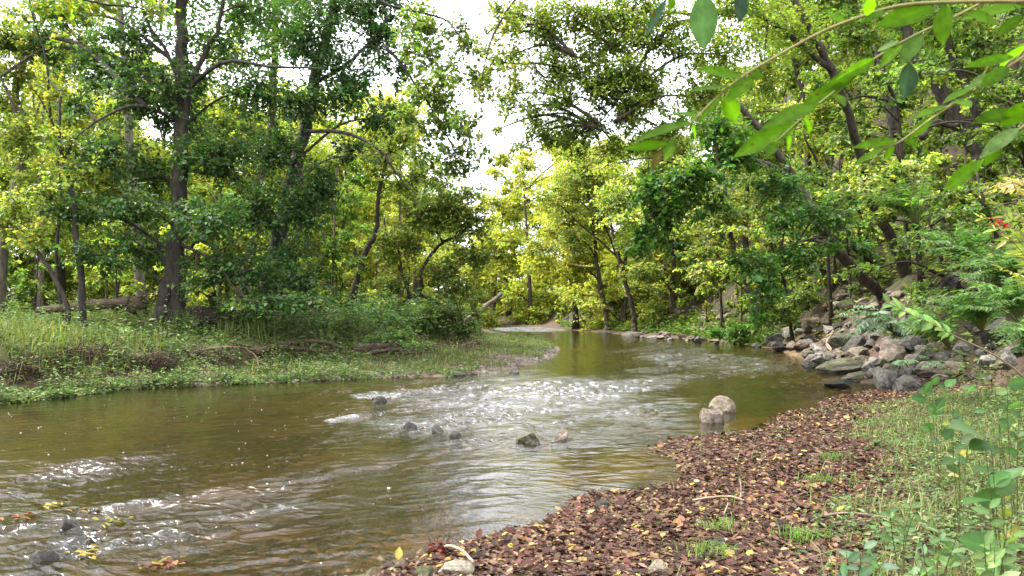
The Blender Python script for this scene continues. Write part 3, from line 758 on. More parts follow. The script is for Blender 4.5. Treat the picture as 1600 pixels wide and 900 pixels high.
# leaf clusters snagged in the shallow riffle
for k, (px, py, w, pal, lab) in enumerate([
        (36, 810, 44, [(.45, .18, .08), (.4, .25, .08)], 'orange-brown leaf clump snagged left of the dark rounded stone'),
        (85, 792, 34, [(.5, .4, .08), (.42, .33, .06)], 'yellow leaf clump upstream of the dark rounded stone'),
        (128, 798, 32, [(.5, .33, .12), (.5, .4, .1)], 'pale orange leaf clump with pink stones in the shallow riffle'),
        (180, 816, 44, [(.45, .42, .06), (.35, .36, .05)], 'greenish yellow leaf clump in the middle of the shallow riffle'),
        (140, 868, 34, [(.5, .42, .08), (.4, .32, .06)], 'yellow leaf clump right of the split dark stone'),
        (250, 885, 64, [(.42, .32, .08), (.2, .07, .04), (.45, .2, .1)], 'largest clump of yellow and red leaves piled on a shallow stone'),
        (588, 624, 26, [(.35, .06, .04), (.3, .1, .05)], 'red leaf clump caught in the upper white riffle'),
        (655, 672, 16, [(.3, .12, .05)], 'brown leaf clump between the dark riffle stones')]):
    p = ground_hit(px, py); r = w / F * p[1] * .5; rg = np.random.default_rng(300 + k); M = int(12 + w * .4)
    Pp = np.stack([rg.normal(0, r * .55, M), rg.normal(0, r * .5, M), rg.normal(.004, .018, M)], 1)
    bb = Buf(); leaves(bb, Pp, rdir(rg, M) + V(.4, .5, 0), V(0, 0, 1) + rg.normal(0, .3, (M, 3)), rg.uniform(.045, .09, M), rg.uniform(.025, .05, M), pick(rg, pal, M, .25) * .55, .3, .3, 'hex')
    tag(link('leaf_clump', bb.mesh('leaf_clump', [M_LITTER]), None, (p[0], p[1], max(p[2], 0))), lab, 'leaf clump', 'leaf clumps in the stream')

# foam bubbles drifting on the pool
rng = np.random.default_rng(29)
b = Buf(); Y_ = rng.uniform(6.5, 16, 5000); px_ = rng.uniform(-40, 620, 5000)
x_ = (px_ - 800) / F * Y_
k = (gs(x_, Y_) < -.3) & (rng.random(5000) < .04 * sstep(.45, .65, fbm(x_ * .5 + Y_ * .4, Y_ * 2.2, 97)) + .02)
P = np.stack([x_[k], Y_[k], np.full(k.sum(), .003)], 1)
M = len(P); q = ico[None] * np.exp(rng.normal(-5.3, .4, M)).reshape(M, 1, 1) * V(1.4, 1, .35)
b.add((P[:, None] + q).reshape(-1, 3), (np.arange(M)[:, None, None] * 7 + icf[None]).reshape(-1, 3))
tag(link('foam', b.mesh('foam', [M_FOAM], True)), kind='stuff')

# ------------------------------------------------------------------ grass and weeds
rng = np.random.default_rng(31)
def herb_cover(b, P, hmax, size, pal, per=5, aspect=.5, tilt=.5):
    """low leafy weeds: leaves on short upright stems"""
    M = len(P); idx = np.repeat(np.arange(M), per)
    hh = hmax * rng.uniform(.4, 1.1, M) * (.35 + 1.3 * sstep(.3, .7, fbm(P[:, 0] * 1.7, P[:, 1] * 1.7, 151)))
    t = rng.random(M * per)
    Q = P[idx] + rdir(rng, M * per) * (rng.random((M * per, 1)) * .12)
    Q[:, 2] += t * hh[idx]
    tint = np.exp(rng.normal(0, .2, (M, 1)))[idx]
    D = rdir(rng, M * per) + V(0, 0, .25) + rng.normal(0, .3, (M * per, 3))
    sz = size * np.exp(rng.normal(0, .25, M * per))
    leaves(b, Q, D, V(0, -.15, 1) + rng.normal(0, tilt, (M * per, 3)), sz, sz * aspect, pick(rng, pal, M * per, .2) * tint, .25, .25, 'diamond')
# left bank
def left_d(x, y):
    s = gs(x, y); dT = -(-gT(x, y))
    return (s > .0) * (x < 4) * (y > 10) * np.where(x < -3.5, sstep(-1.6, -.5, dT), sstep(-.4, .3, dT)) * (.35 + .65 * sstep(.35, .5, fbm(x * .8, y * .8, 101)))
b = Buf()
P = scatter(rng, 30000, -24, 0, 12, 36, left_d)
herb_cover(b, P, .42, .085, G_HERB + [(.12, .20, .05), (.16, .22, .06)], 7)
P = scatter(rng, 42000, -18, -1, 11, 24, lambda x, y: (np.abs(gs(x, y) - .30) < .4) * (sstep(.15, .4, fbm(x * .8, y * .8, 141)) * .9 * sstep(-3, -5.5, x) + .25))
herb_cover(b, P, .24, .075, [(.10, .19, .05), (.14, .22, .06), (.09, .14, .04), (.2, .2, .08)], 9)
P = scatter(rng, 2600, -24, -1.5, 14, 30, lambda x, y: (gT(x, y) > .1) * sstep(.5, .62, fbm(x * .9 + 4, y * .9, 147)) * .9)
herb_cover(b, P, .8, .10, [(.09, .17, .05), (.13, .21, .06), (.08, .13, .04), (.17, .21, .07)], 26, .5)
P = scatter(rng, 5000, -9.5, 0, 22, 46, lambda x, y: (-(-gT(x, y)) > .3) * .9)
herb_cover(b, P, 1.0, .14, [(.07, .15, .04), (.10, .19, .05), (.06, .12, .04), (.14, .2, .05)], 16)
P = scatter(rng, 9000, -60, -3, 30, 80, lambda x, y: (-(-gT(x, y)) > .3) * .9)
herb_cover(b, P, .9, .24, G_YEL + G_HERB, 8)
tag(link('bank_weeds', b.mesh('bank_weeds', [M_GRASS])), kind='stuff')
# grass of the spit and on the terrace
b = Buf()
P = scatter(rng, 2600, -22, -1, 12, 32, lambda x, y: (gs(x, y) > .1) * sstep(.4, .6, fbm(x * .7, y * .7, 155)))
M = len(P)
blades(b, P, rng.uniform(.25, .85, M), rng.normal(0, .6, (M, 2)), rng.uniform(.005, .009, M), pick(rng, [(.28, .22, .12), (.2, .14, .08), (.34, .3, .16)], M, .25))
def spit_d(x, y):
    s = gs(x, y)
    return (s > .25) * (x < 3.2) * (y > 17.5) * sstep(.42, .56, fbm(x * .7, y * .7, 103) + .25 * sstep(.3, 2., s))
P = scatter(rng, 60000, -7, 3, 17.5, 46, lambda x, y: spit_d(x, y) * ((-gT(x, y)) > -.3))
M = len(P)
pt = sstep(.35, .65, fbm(P[:, 0] * 1.6, P[:, 1] * 1.6, 143)); k = rng.random(M) < .25 + .75 * pt; P = P[k]; pt = pt[k]; M = len(P)
blades(b, P, rng.uniform(.06, .26, M) * (.6 + .9 * pt), rng.normal(0, .75, (M, 2)), rng.uniform(.007, .014, M), pick(rng, [(.13, .18, .05), (.09, .15, .04), (.18, .20, .07), (.22, .19, .09)], M, .3))
P = scatter(rng, 9000, -7, 3, 17.5, 46, lambda x, y: (gs(x, y) > .3) * sstep(.45, .6, fbm(x * 1.1, y * 1.1, 145)) * .8 * (gT(x, y) < .3))
herb_cover(b, P, .3, .08, G_HERB + [(.12, .20, .05)], 7)
P = scatter(rng, 26000, -20, -2, 14, 34, lambda x, y: (-(-gT(x, y)) > .2) * sstep(.4, .6, fbm(x * .5, y * .5, 105)))
M = len(P)
blades(b, P, rng.uniform(.25, .75, M), rng.normal(0, .4, (M, 2)), rng.uniform(.008, .016, M), pick(rng, [(.14, .20, .05), (.18, .22, .06), (.24, .24, .09)], M, .2))
# right hand grass near the camera
def near_d(x, y):
    g = sstep(-.4, 1.0, x - (-.4 + .54 * y) + 1.8 * (fbm(x * .9, y * .9, 91) - .5))
    return (gs(x, y) > .3) * (.01 + .99 * g) * sstep(.25, .55, fbm(x * 2, y * 2, 107) + .15)
P = scatter(rng, 90000, .8, 9, 2.6, 13, near_d)
M = len(P)
tuf = fbm(P[:, 0] * 4, P[:, 1] * 4, 131, 3); k = rng.random(M) < sstep(.36, .6, tuf); P = P[k]; tuf = tuf[k]; M = len(P)
blades(b, P, rng.uniform(.05, .2, M) * (.4 + 1.3 * sstep(.4, .65, tuf)), rng.normal(0, .75, (M, 2)), rng.uniform(.002, .005, M), pick(rng, [(.12, .20, .05), (.16, .24, .06), (.24, .25, .10), (.29, .25, .13), (.08, .14, .04), (.2, .16, .08)], M, .3))
tag(link('grass', b.mesh('grass', [M_GRASS])), kind='stuff')
b = Buf()
P = scatter(rng, 46000, .8, 9, 2.6, 13, lambda x, y: near_d(x, y) * .7)
herb_cover(b, P, .13, .042, [(.10, .18, .055), (.14, .22, .07), (.07, .13, .045), (.2, .23, .09), (.11, .08, .045)], 6, .45, .6)
P = scatter(rng, 30000, 1.6, 9, 2.6, 12.5, lambda x, y: sstep(.2, 1.2, x - (.6 + .54 * y)) * sstep(.4, .55, fbm(x * 1.8, y * 1.8, 133)) * .8)
herb_cover(b, P, .34, .05, [(.11, .2, .06), (.15, .25, .08), (.08, .15, .05), (.22, .27, .09)], 9, .5, .6)
P = scatter(rng, 7000, 5, 14, 8, 20, lambda x, y: ((-gR(x, y)) < .2) * sstep(.45, .6, fbm(x * .6, y * .6, 109)) * .5)
herb_cover(b, P, .35, .09, G_HERB, 6, .5, .5)
P = scatter(rng, 16000, 10, 44, 18, 75, lambda x, y: ((-gR(x, y)) < -.5) * sstep(.38, .6, fbm(x * .3, y * .3, 111)) * .8)
herb_cover(b, P, .6, .2, G_MID + G_YEL, 7, .55, .5)
P = scatter(rng, 5000, 5, 14, 36, 78, lambda x, y: (np.abs((-gR(x, y))) < 1.2) * .9)
herb_cover(b, P, .7, .22, [(.12, .22, .03), (.2, .26, .04), (.09, .17, .03)], 8, .5, .5)
tag(link('undergrowth', b.mesh('undergrowth', [M_GRASS])), kind='stuff')
# ------------------------------------------------------------------ the big trees of the left bank
GREYB, DARKB, REDB, PALEB = (1, 1, 1), (.55, .52, .5), (1.1, .8, .62), (2.1, 2.0, 1.8)
tree('maple_tree', 'big dark green maple with thick double trunk beside the hollow log on the left bank',
     [(PX([(275, 530, 23), (276, 413, 23), (280, 319, 23), (283, 213, 23), (284, 107, 23), (283, 0, 23), (287, -130, 23.3), (292, -260, 23.5)]), .29, .10),
      (PX([(236, 528, 22.8), (252, 478, 22.8), (266, 425, 22.9), (275, 370, 23.1)]), .25, .14)],
     [(160, 235, 22.5, 85, 50), (110, 320, 22, 60, 40), (190, 320, 22, 85, 45), (150, 400, 21.5, 65, 38), (235, 150, 23, 80, 55), (335, 335, 21.5, 85, 55), (350, 240, 22.5, 85, 55),
      (330, 425, 22, 60, 42), (395, 420, 22, 70, 40), (200, 55, 23, 90, 50, None, .7), (345, 70, 23.2, 85, 50, None, .8), (290, 185, 24.2, 60, 50), (410, 145, 23, 75, 55), (270, -40, 23, 150, 50, None, .8),
      (410, 15, 23.2, 90, 45, None, .8), (115, 165, 23, 50, 35, None, .7), (240, 275, 24.2, 70, 50), (225, 390, 24.2, 60, 45), (430, 470, 21.5, 85, 22), (110, 20, 24, 70, 30, None, .9), (480, 470, 21.3, 60, 18), (150, 100, 23.5, 60, 40, None, .8), (60, 70, 24.5, 50, 40, None, .5), (300, 120, 24, 60, 40, None, .8), (210, 110, 24, 60, 40, None, .8), (20, 60, 25, 40, 40, None, .5), (285, 235, 22, 48, 36, None, .55), (292, 330, 21.9, 46, 34, None, .55), (272, 120, 22.2, 50, 40, None, .5)],
     G_DARK + [(.1, .19, .04), (.12, .19, .045)], .112, 1.35, .9, 'maple', seed=11, limbs=[
         (PX([(281, 250, 23), (296, 142, 22.7), (316, 92, 22.5), (341, 43, 22.3), (352, -30, 22)]), .12, .05),
         (PX([(282, 130, 23), (272, 107, 23), (255, 72, 22.8), (231, 36, 22.6), (215, -20, 22.5)]), .08, .03),
         (PX([(283, 150, 23), (330, 108, 22), (363, 96, 21.5), (430, 104, 21.2), (505, 107, 21)]), .075, .025),
         (PX([(278, 380, 23), (340, 410, 21.8), (363, 447, 21.3), (423, 489, 21), (475, 494, 20.9), (529, 487, 20.9)]), .05, .015),
         (PX([(280, 190, 23), (215, 165, 22), (150, 190, 21.7), (95, 235, 21.4)]), .06, .018)], barkc=(.62, .58, .53), sides=14, tilt=.55)
tree('maple_tree', 'dark green maple whose trunk leans right behind the drooping leaves',
     [(PX([(412, 480, 26), (432, 390, 26), (451, 302, 26), (466, 242, 26), (483, 178, 26), (494, 107, 26), (512, 53, 26), (525, -20, 26), (545, -150, 26)]), .33, .11)],
     [(470, 330, 24.5, 60, 55), (440, 400, 24.5, 80, 45), (500, 285, 24.5, 45, 45), (545, 125, 25.5, 75, 70), (590, 55, 25.5, 60, 60), (480, 60, 25, 75, 55), (600, 175, 25.5, 42, 45), (622, 105, 25.5, 30, 45, None, .7),
      (465, 440, 24, 65, 32), (530, 10, 25.5, 100, 45), (430, 240, 25, 55, 60), (410, 320, 25, 50, 50), (545, 235, 25, 40, 35, None, .7), (610, -10, 25, 60, 40, None, .7), (470, 160, 24.6, 50, 50)],
     G_DARK + [(.1, .19, .04)], .112, 1.4, .9, 'maple', seed=12, limbs=[(PX([(490, 130, 26), (530, 108, 25.5), (575, 70, 25), (610, 20, 24.8)]), .09, .03)], barkc=GREYB, sides=12)
tree('beech_tree', 'reddish brown straight trunk standing between the two dark maples',
     [(PX([(374, 500, 30), (388, 410, 30), (403, 316, 30), (419, 231, 30), (424, 185, 30), (430, 60, 30), (434, -80, 30)]), .27, .12)],
     [(430, 60, 29.5, 60, 50, None, .7), (450, -20, 29.5, 80, 50, None, .7), (385, 200, 30, 40, 40, None, .6), (380, 20, 30, 60, 40, None, .7)], G_MID, .17, 1.6, .75, seed=13, barkc=REDB)
tree('birch_tree', 'pale grey trunk rising straight behind the left maple into open sky',
     [(PX([(222, 490, 31), (215, 380, 31), (204, 250, 31), (197, 120, 31), (188, 30, 31), (184, -60, 31)]), .24, .09)],
     [(170, 60, 31, 60, 35, None, .5), (220, 10, 31, 70, 40, None, .5), (150, -20, 31, 90, 40, None, .5)], G_MID, .16, 1.4, .7, seed=14, barkc=PALEB)
tree('sycamore_tree', 'pale leaning tree with yellow-green leaves at the left edge, forked like a Y',
     [(PX([(2, 440, 25), (14, 330, 25), (27, 284, 25), (39, 245, 25), (42, 200, 25), (24, 150, 25.2), (36, 100, 25.2), (47, 75, 25.2), (60, 40, 25.2), (82, 10, 25.2), (110, -60, 25.2)]), .17, .06)],
     [(40, 215, 24.5, 55, 50, None, .8), (10, 150, 25, 50, 50, None, .7), (60, 290, 24.5, 55, 45, None, .8), (20, 340, 24.5, 45, 45), (20, 20, 24.5, 50, 25, None, .5), (110, -30, 25, 60, 30, None, .6), (0, 45, 25, 50, 40, None, .8), (70, 70, 25, 50, 38, None, .8), (15, 110, 25, 50, 35, None, .8), (125, 70, 24.5, 50, 35, None, .7)],
     G_YEL + G_OLIVE, .13, 1.8, .75, seed=15, limbs=[(PX([(39, 240, 25), (28, 190, 24.7), (14, 150, 24.4), (0, 120, 24.2)]), .07, .03), (PX([(60, 40, 25.2), (52, 20, 25), (46, -20, 25)]), .06, .03)], barkc=(1.5, 1.4, 1.2))
tree('sapling', 'thin dark twisting stem with sparse yellow leaves against the sky at left',
     [(PX([(98, 500, 23.5), (88, 400, 23.6), (96, 300, 23.6), (88, 230, 23.6), (77, 160, 23.6), (72, 92, 23.6), (54, 36, 23.6), (40, -30, 23.6)]), .065, .025)],
     [(85, 150, 23.5, 35, 45, None, .5), (100, 250, 23.5, 40, 40, None, .6)], G_YEL, .11, 1.4, .75, seed=16, limbs=[(PX([(80, 190, 23.6), (60, 150, 23.3), (45, 135, 23)]), .03, .012), (PX([(74, 120, 23.6), (90, 140, 23.2), (104, 150, 23)]), .025, .01)], barkc=DARKB, sides=6)
tree('sapling', 'slim straight dark sapling growing over the cut bank left of the fallen log',
     [(PX([(131, 530, 21.5), (127, 432, 21.5), (119, 376, 21.5), (116, 316, 21.5), (100, 256, 21.6), (92, 213, 21.6), (95, 150, 21.7)]), .105, .035)],
     [(95, 215, 21.5, 45, 35, None, .7), (140, 270, 21.4, 40, 35, None, .7), (80, 300, 21.4, 35, 35, None, .6)], G_MID + G_YEL, .12, 1.6, .8, seed=17, limbs=[(PX([(100, 250, 21.6), (115, 220, 21.4), (135, 200, 21.2)]), .04, .015)], barkc=DARKB, sides=8)
tree('sapling', 'curved vine-like sapling bowing left of the slim straight sapling',
     [(PX([(98, 525, 21.3), (106, 489, 21.3), (94, 451, 21.3), (68, 406, 21.4), (45, 375, 21.5), (26, 349, 21.6), (10, 300, 21.7)]), .085, .03)],
     [(30, 320, 21.5, 45, 35, None, .7), (60, 370, 21.3, 40, 30, None, .6)], G_OLIVE + G_YEL, .11, 1.6, .8, seed=18, barkc=(.7, .62, .52), sides=7)
tree('birch_tree', 'short pale grey trunk deep in the yellow woods at far left',
     [(PX([(62, 480, 36), (65, 400, 36), (66, 300, 36), (64, 230, 36), (70, 120, 36)]), .19, .08)],
     [(70, 210, 36, 60, 50, None, .8), (60, 130, 36, 50, 45, None, .8), (130, 180, 36, 50, 40, None, .7)], G_YEL + G_GOLD, .19, 1.7, .8, seed=19, barkc=PALEB)
tree('ash_tree', 'slender dark trunk leaning right over the tall weeds left of the stream bend',
     [(PX([(548, 480, 31), (564, 413, 31), (576, 385, 31), (587, 364, 31), (590, 330, 31), (593, 300, 31), (602, 255, 31), (612, 200, 31)]), .15, .06)],
     [(610, 230, 31, 45, 35, None, .8), (580, 270, 31, 45, 28, None, .7), (640, 215, 31, 40, 35, None, .7), (620, 290, 31, 40, 30, None, .6), (660, 270, 31, 40, 30, None, .5)], G_YEL + G_OLIVE, .15, 1.6, .75, seed=20, barkc=DARKB,
     limbs=[(PX([(593, 290, 31), (619, 270, 30), (661, 309, 29.6)]), .03, .015)])
tree('boxelder_tree', 'crooked many-stemmed small tree arching over the bank end where the stream bends',
     [(PX([(618, 505, 32), (628, 472, 32), (655, 457, 32), (658, 425, 32), (674, 398, 32), (692, 379, 32), (719, 366, 32), (745, 340, 32)]), .12, .04),
      (PX([(640, 464, 32), (634, 440, 32), (628, 425, 32), (622, 391, 32), (605, 372, 32), (600, 340, 32)]), .07, .03),
      (PX([(655, 460, 32), (675, 468, 31.8), (692, 481, 31.5), (710, 500, 31.2), (726, 518, 31)]), .07, .04),
      (PX([(692, 379, 32), (680, 350, 32), (700, 310, 32), (695, 270, 32)]), .045, .02), (PX([(726, 515, 31), (715, 480, 31.3), (705, 440, 31.6), (715, 400, 31.6)]), .04, .015)],
     [(650, 330, 31.5, 60, 40), (700, 320, 31.5, 55, 40), (740, 345, 31.5, 45, 35), (610, 380, 31.5, 40, 35), (690, 420, 31.5, 40, 35, None, .8), (720, 455, 31.2, 45, 30, None, .8), (740, 400, 31.5, 40, 35), (680, 270, 31.5, 55, 30, None, .5), (620, 440, 31.5, 30, 22, None, .8), (735, 300, 31.5, 40, 25, None, .6), (640, 390, 31.5, 30, 25, None, .8), (745, 490, 31, 25, 20, None, .8)],
     G_OLIVE + [(.2, .18, .03), (.15, .17, .03)], .14, 1.7, .75, seed=21, barkc=(.6, .5, .42), sides=8)
tree('leaning_log', 'bare grey log leaning right over the water at the bank end', [(PX([(722, 508, 33), (737, 495, 33.5), (753, 484, 34), (783, 459, 35)]), .16, .10)], [], seed=22, barkc=(1.6, 1.45, 1.2), cat='log', wood_name='stem')
# overhead boughs reaching in from the left maple side
tree('overhanging_bough', 'thin bare dark bough with few leaves arching across the white sky gap',
     [(PX([(540, -40, 17), (601, 5, 17), (650, 18, 17), (697, 32, 17), (722, 64, 17), (745, 110, 17)]), .04, .008)],
     [(640, 20, 17, 45, 25, None, .45), (720, 60, 17, 45, 35, None, .45), (750, 120, 17, 40, 35, None, .4), (690, 110, 17.5, 45, 35, None, .35), (735, 190, 17.5, 40, 35, None, .3)], G_OLIVE + G_MID, .10, 1.4, .75, cat='bough', seed=23, barkc=DARKB, ground=False, wood_name='branch', leaf_name='foliage', limbs=[(PX([(697, 32, 17), (668, 60, 17), (655, 90, 17)]), .015, .006), (PX([(745, 110, 17), (740, 160, 17.3), (730, 200, 17.5)]), .012, .005)], limb_r=.008, tw=.006)
tree('overhanging_bough', 'dark arching bough dropping from the leaning maple towards the crooked small tree',
     [(PX([(480, 205, 23.5), (530, 206, 23), (560, 215, 22.7), (594, 235, 22.5), (619, 270, 22.3), (640, 295, 22.2), (661, 309, 22)]), .065, .015)],
     [(600, 240, 22.5, 35, 22, None, .5), (655, 300, 22, 30, 22, None, .6)], G_OLIVE, .11, 1.4, .75, cat='bough', seed=24, barkc=DARKB, ground=False, wood_name='branch', leaf_name='foliage', tw=.006)
tree('overhanging_bough', 'fine drooping bough with scattered leaves right of the leaning maple crown',
     [(PX([(600, 70, 22), (635, 110, 22), (654, 142, 22), (672, 165, 22), (683, 192, 22), (708, 228, 22), (712, 265, 22)]), .045, .01)],
     [(655, 140, 22, 45, 35, None, .7), (690, 200, 22, 45, 40, None, .7), (705, 255, 22, 38, 35, None, .7), (725, 215, 22, 24, 30, None, .4), (660, 240, 22, 40, 30, None, .7), (640, 190, 22, 40, 35, None, .5), (640, 70, 22, 35, 35, None, .6), (670, 90, 22, 38, 38, None, .8), (690, 150, 22, 38, 34, None, .8), (660, 40, 22, 40, 34, None, .8), (700, 110, 22, 30, 30, None, .5), (720, 240, 22, 26, 26, None, .6), (735, 60, 22, 30, 34, None, .5), (745, 130, 22, 26, 34, None, .45), (705, 185, 22, 30, 30, None, .6), (738, 262, 22, 22, 24, None, .5), (765, 230, 22, 22, 24, None, .4), (720, 180, 22, 24, 26, None, .35)], G_OLIVE + G_MID, .12, 1.4, .75, cat='bough', seed=25, barkc=DARKB, ground=False, wood_name='branch', leaf_name='foliage', limb_r=.01, tw=.006)
tree('overhanging_bough', 'lacy small-leaved bough hanging from the top edge into the right half of the sky gap',
     [(PX([(830, -30, 17), (790, 20, 17), (765, 70, 17), (752, 130, 17), (745, 180, 17.2)]), .03, .006)],
     [(790, 25, 17, 30, 26, None, .6), (765, 80, 17, 30, 30, None, .5), (750, 140, 17, 28, 28, None, .45), (742, 190, 17.2, 24, 24, None, .4), (780, 150, 17.2, 26, 26, None, .5), (800, 100, 17.2, 26, 26, None, .6)], G_OLIVE + G_YEL, .09, 1.4, .75, cat='bough', seed=27, barkc=DARKB, ground=False, wood_name='branch', leaf_name='foliage', limb_r=.007, tw=.005)
tree('overhanging_bough', 'bright yellow-green leaf spray hanging in the upper left corner',
     [(PX([(60, -50, 9), (110, -10, 9), (160, 6, 9), (215, 12, 9), (255, 28, 9)]), .02, .005)],
     [(95, 2, 9, 40, 18), (155, 0, 9, 45, 18), (215, 6, 9, 38, 16), (75, 18, 9, 22, 14), (245, 12, 9, 22, 14)], [(.2, .27, .03), (.15, .25, .025), (.28, .27, .03)], .075, .9, .7, 'hex', cat='bough', seed=26, barkc=DARKB, ground=False, wood_name='branch', leaf_name='foliage', limb_r=.006, tw=.004, nl=10)

# ------------------------------------------------------------------ right bank
tree('oak_tree', 'tall riverside tree whose leafy boughs reach far left over the stream',
     [(PX([(1438, 468, 25), (1417, 432, 25), (1400, 387, 24.6), (1375, 338, 24), (1362, 316, 23.6), (1350, 268, 22.8), (1330, 190, 21.6), (1290, 90, 20.4), (1240, 0, 20), (1190, -130, 19.5)]), .20, .08)],
     [(800, 30, 20, 42, 40, .9, .8), (880, 150, 19.8, 45, 36, .9, .9), (930, 130, 19.6, 45, 36, .9, .9), (975, 110, 19.5, 42, 36, .9, 1.2), (990, 165, 19.5, 42, 32, .9, 1.2), (1000, 60, 19.5, 42, 34, .9, 1.), (1010, 120, 19.4, 40, 32, .9, 1.), (985, 180, 19.6, 45, 30, .9, .9), (855, 70, 20, 45, 36, .9, .9), (940, 80, 19.7, 45, 36, .9, .8), (778, 15, 20, 30, 32, .9, .7), (790, 90, 20.4, 34, 32, .9, .9), (800, 140, 20.4, 36, 30, .9, .9), (825, 180, 20.4, 42, 30, .9, 1.), (850, 220, 20.4, 44, 24, .9, 1.), (815, 225, 20.6, 30, 20, .9, .6), (900, 215, 20.4, 45, 24, .9), (960, 235, 20.2, 50, 22, .9), (760, 55, 20.4, 22, 24, .9, .35), (775, 200, 20.8, 22, 18, .9, .25), (960, 130, 20, 60, 45, .9), (1010, 215, 20, 50, 28, .9), (860, 30, 20, 60, 50, .9), (905, 110, 20, 65, 55, .9), (960, 50, 20, 70, 55, .9), (1000, 140, 20, 65, 50, .9), (935, 190, 20, 60, 40, .9), (1050, 60, 19.5, 70, 60, .9), (880, 195, 20.5, 42, 32, .9), (850, 120, 20.3, 45, 40, .9, .7),
      (1090, 150, 19.5, 65, 50, .9), (1130, 70, 19.5, 70, 55, .9), (1150, 0, 19.5, 100, 45, .9), (1000, 10, 19.5, 90, 45, .9), (910, 20, 19.5, 80, 40, .9), (800, 80, 20.4, 26, 26, .9, .5), (800, 165, 20.5, 28, 22, .9, .35), (835, 200, 20.5, 30, 20, .9, .5), (1040, 210, 20, 50, 35, .9), (1200, 110, 20, 60, 50, .9, .8), (905, 235, 20.3, 28, 16, .9, .7), (1240, 40, 20, 60, 50, .9, .8)],
     [(.18, .26, .035), (.14, .23, .032), (.22, .29, .04), (.30, .34, .05), (.2, .28, .05), (.25, .33, .055)], .088, 1.15, .7, lmat=M_LEAFY, seed=31, nl=26,
     limbs=[(PX([(1300, 110, 20.5), (1180, 22, 20), (1063, 36, 19.6), (1030, 60, 19.6), (1010, 85, 19.6), (985, 125, 19.6), (964, 156, 19.6), (932, 199, 19.6)]), .09, .015),
            (PX([(1110, 26, 19.8), (1040, 20, 19.6), (990, 40, 19.4), (940, 90, 19.4)]), .05, .012), (PX([(1063, 36, 19.6), (1000, 75, 19.2), (960, 95, 19.2), (900, 88, 19.4)]), .04, .01), (PX([(1010, 85, 19.6), (1000, 130, 19.3), (960, 190, 19.2)]), .03, .01)], barkc=(.8, .72, .64), sides=12)
tree('maple_tree', 'leaning tree over the riprap with deep green boughs hanging to the water',
     [(PX([(1390, 474, 25.5), (1372, 455, 25), (1355, 440, 24.4), (1325, 410, 22.8), (1300, 383, 21.5), (1270, 330, 19.4), (1240, 280, 19), (1200, 220, 18.5), (1150, 160, 18)]), .21, .07)],
     [(1040, 320, 17, 45, 55), (1000, 370, 17, 26, 42), (1085, 275, 17, 60, 40), (1180, 410, 17, 45, 35), (1200, 450, 17, 28, 40), (1250, 400, 17, 45, 35), (1290, 330, 17.5, 55, 40, None, .8), (1150, 235, 17.5, 60, 38), (1215, 290, 17.5, 55, 40, None, .8),
      (1100, 320, 17, 40, 28, None, .7), (1185, 490, 17, 18, 24), (1225, 350, 17.2, 45, 28, None, .7), (1330, 380, 17.5, 40, 22, None, .8), (1010, 290, 17, 32, 32, None, .8), (1120, 200, 17.5, 50, 35, None, .8)],
     [(.06, .15, .02), (.08, .185, .024), (.105, .21, .03), (.05, .13, .024)], .11, 2.0, .85, 'maple', seed=32, rise=.1,
     limbs=[(PX([(1235, 275, 19), (1180, 250, 18), (1110, 265, 17.4), (1050, 300, 17), (1005, 350, 16.8)]), .06, .012), (PX([(1300, 383, 19.8), (1260, 375, 18.5), (1215, 400, 17.5), (1190, 450, 17), (1180, 500, 16.8)]), .05, .01)], barkc=(1., .9, .8), sides=10)
tree('hornbeam_tree', 'two grey stems rising from one foot above the shore left of the riprap pile',
     [(PX([(1176, 465, 40), (1158, 425, 40), (1146, 389, 40), (1138, 340, 40), (1130, 270, 40)]), .24, .08), (PX([(1174, 455, 40.3), (1166, 394, 40.3), (1164, 349, 40.3), (1168, 280, 40.3), (1160, 200, 40.3)]), .22, .08)],
     [(1130, 330, 39, 60, 40), (1190, 320, 39, 50, 40), (1150, 250, 39, 70, 40), (1100, 390, 39, 45, 30), (1220, 380, 39, 45, 30), (1120, 430, 39, 40, 24)], G_MID + G_OLIVE + G_YEL, .17, 1.7, .75, seed=33,
     limbs=[(PX([(1166, 362, 40), (1124, 364, 39), (1100, 380, 39)]), .06, .02), (PX([(1166, 360, 40.2), (1200, 354, 39.5), (1230, 358, 39)]), .08, .03)], barkc=(1.05, .92, .78))
tree('hornbeam_tree', 'brown trunk half hidden by leaves behind the top of the riprap pile',
     [(PX([(1298, 448, 36), (1290, 430, 36), (1283, 410, 36), (1278, 360, 36), (1265, 290, 36.3)]), .22, .10), (PX([(1302, 445, 36.3), (1305, 420, 36.3), (1300, 380, 36.3)]), .11, .06)],
     [(1270, 390, 35.5, 45, 30), (1245, 425, 35.5, 40, 22), (1270, 320, 36, 60, 40)], G_MID, .14, 1.7, .75, seed=34, barkc=(1.1, .9, .7))
tree('oak_tree', 'straight brown trunk high on the right hillside behind the hanging spray of leaves',
     [(PX([(1414, 300, 33), (1410, 274, 33), (1400, 220, 33), (1394, 199, 33), (1391, 160, 33), (1380, 117, 33), (1362, 71, 33), (1341, 32, 33), (1325, -40, 33)]), .28, .15)],
     [(1340, 60, 32, 60, 50, None, .8), (1300, 0, 33, 80, 50, None, .9), (1330, 220, 31, 50, 35), (1440, 250, 31, 40, 30), (1290, 120, 31, 50, 40, None, .8), (1420, 30, 33, 70, 50, None, .6), (1440, 130, 33, 40, 35, None, .5)], G_MID, .18, 1.5, .75, seed=35,
     limbs=[(PX([(1391, 158, 33), (1350, 150, 32), (1312, 160, 31)]), .07, .03)], barkc=(.85, .78, .68))
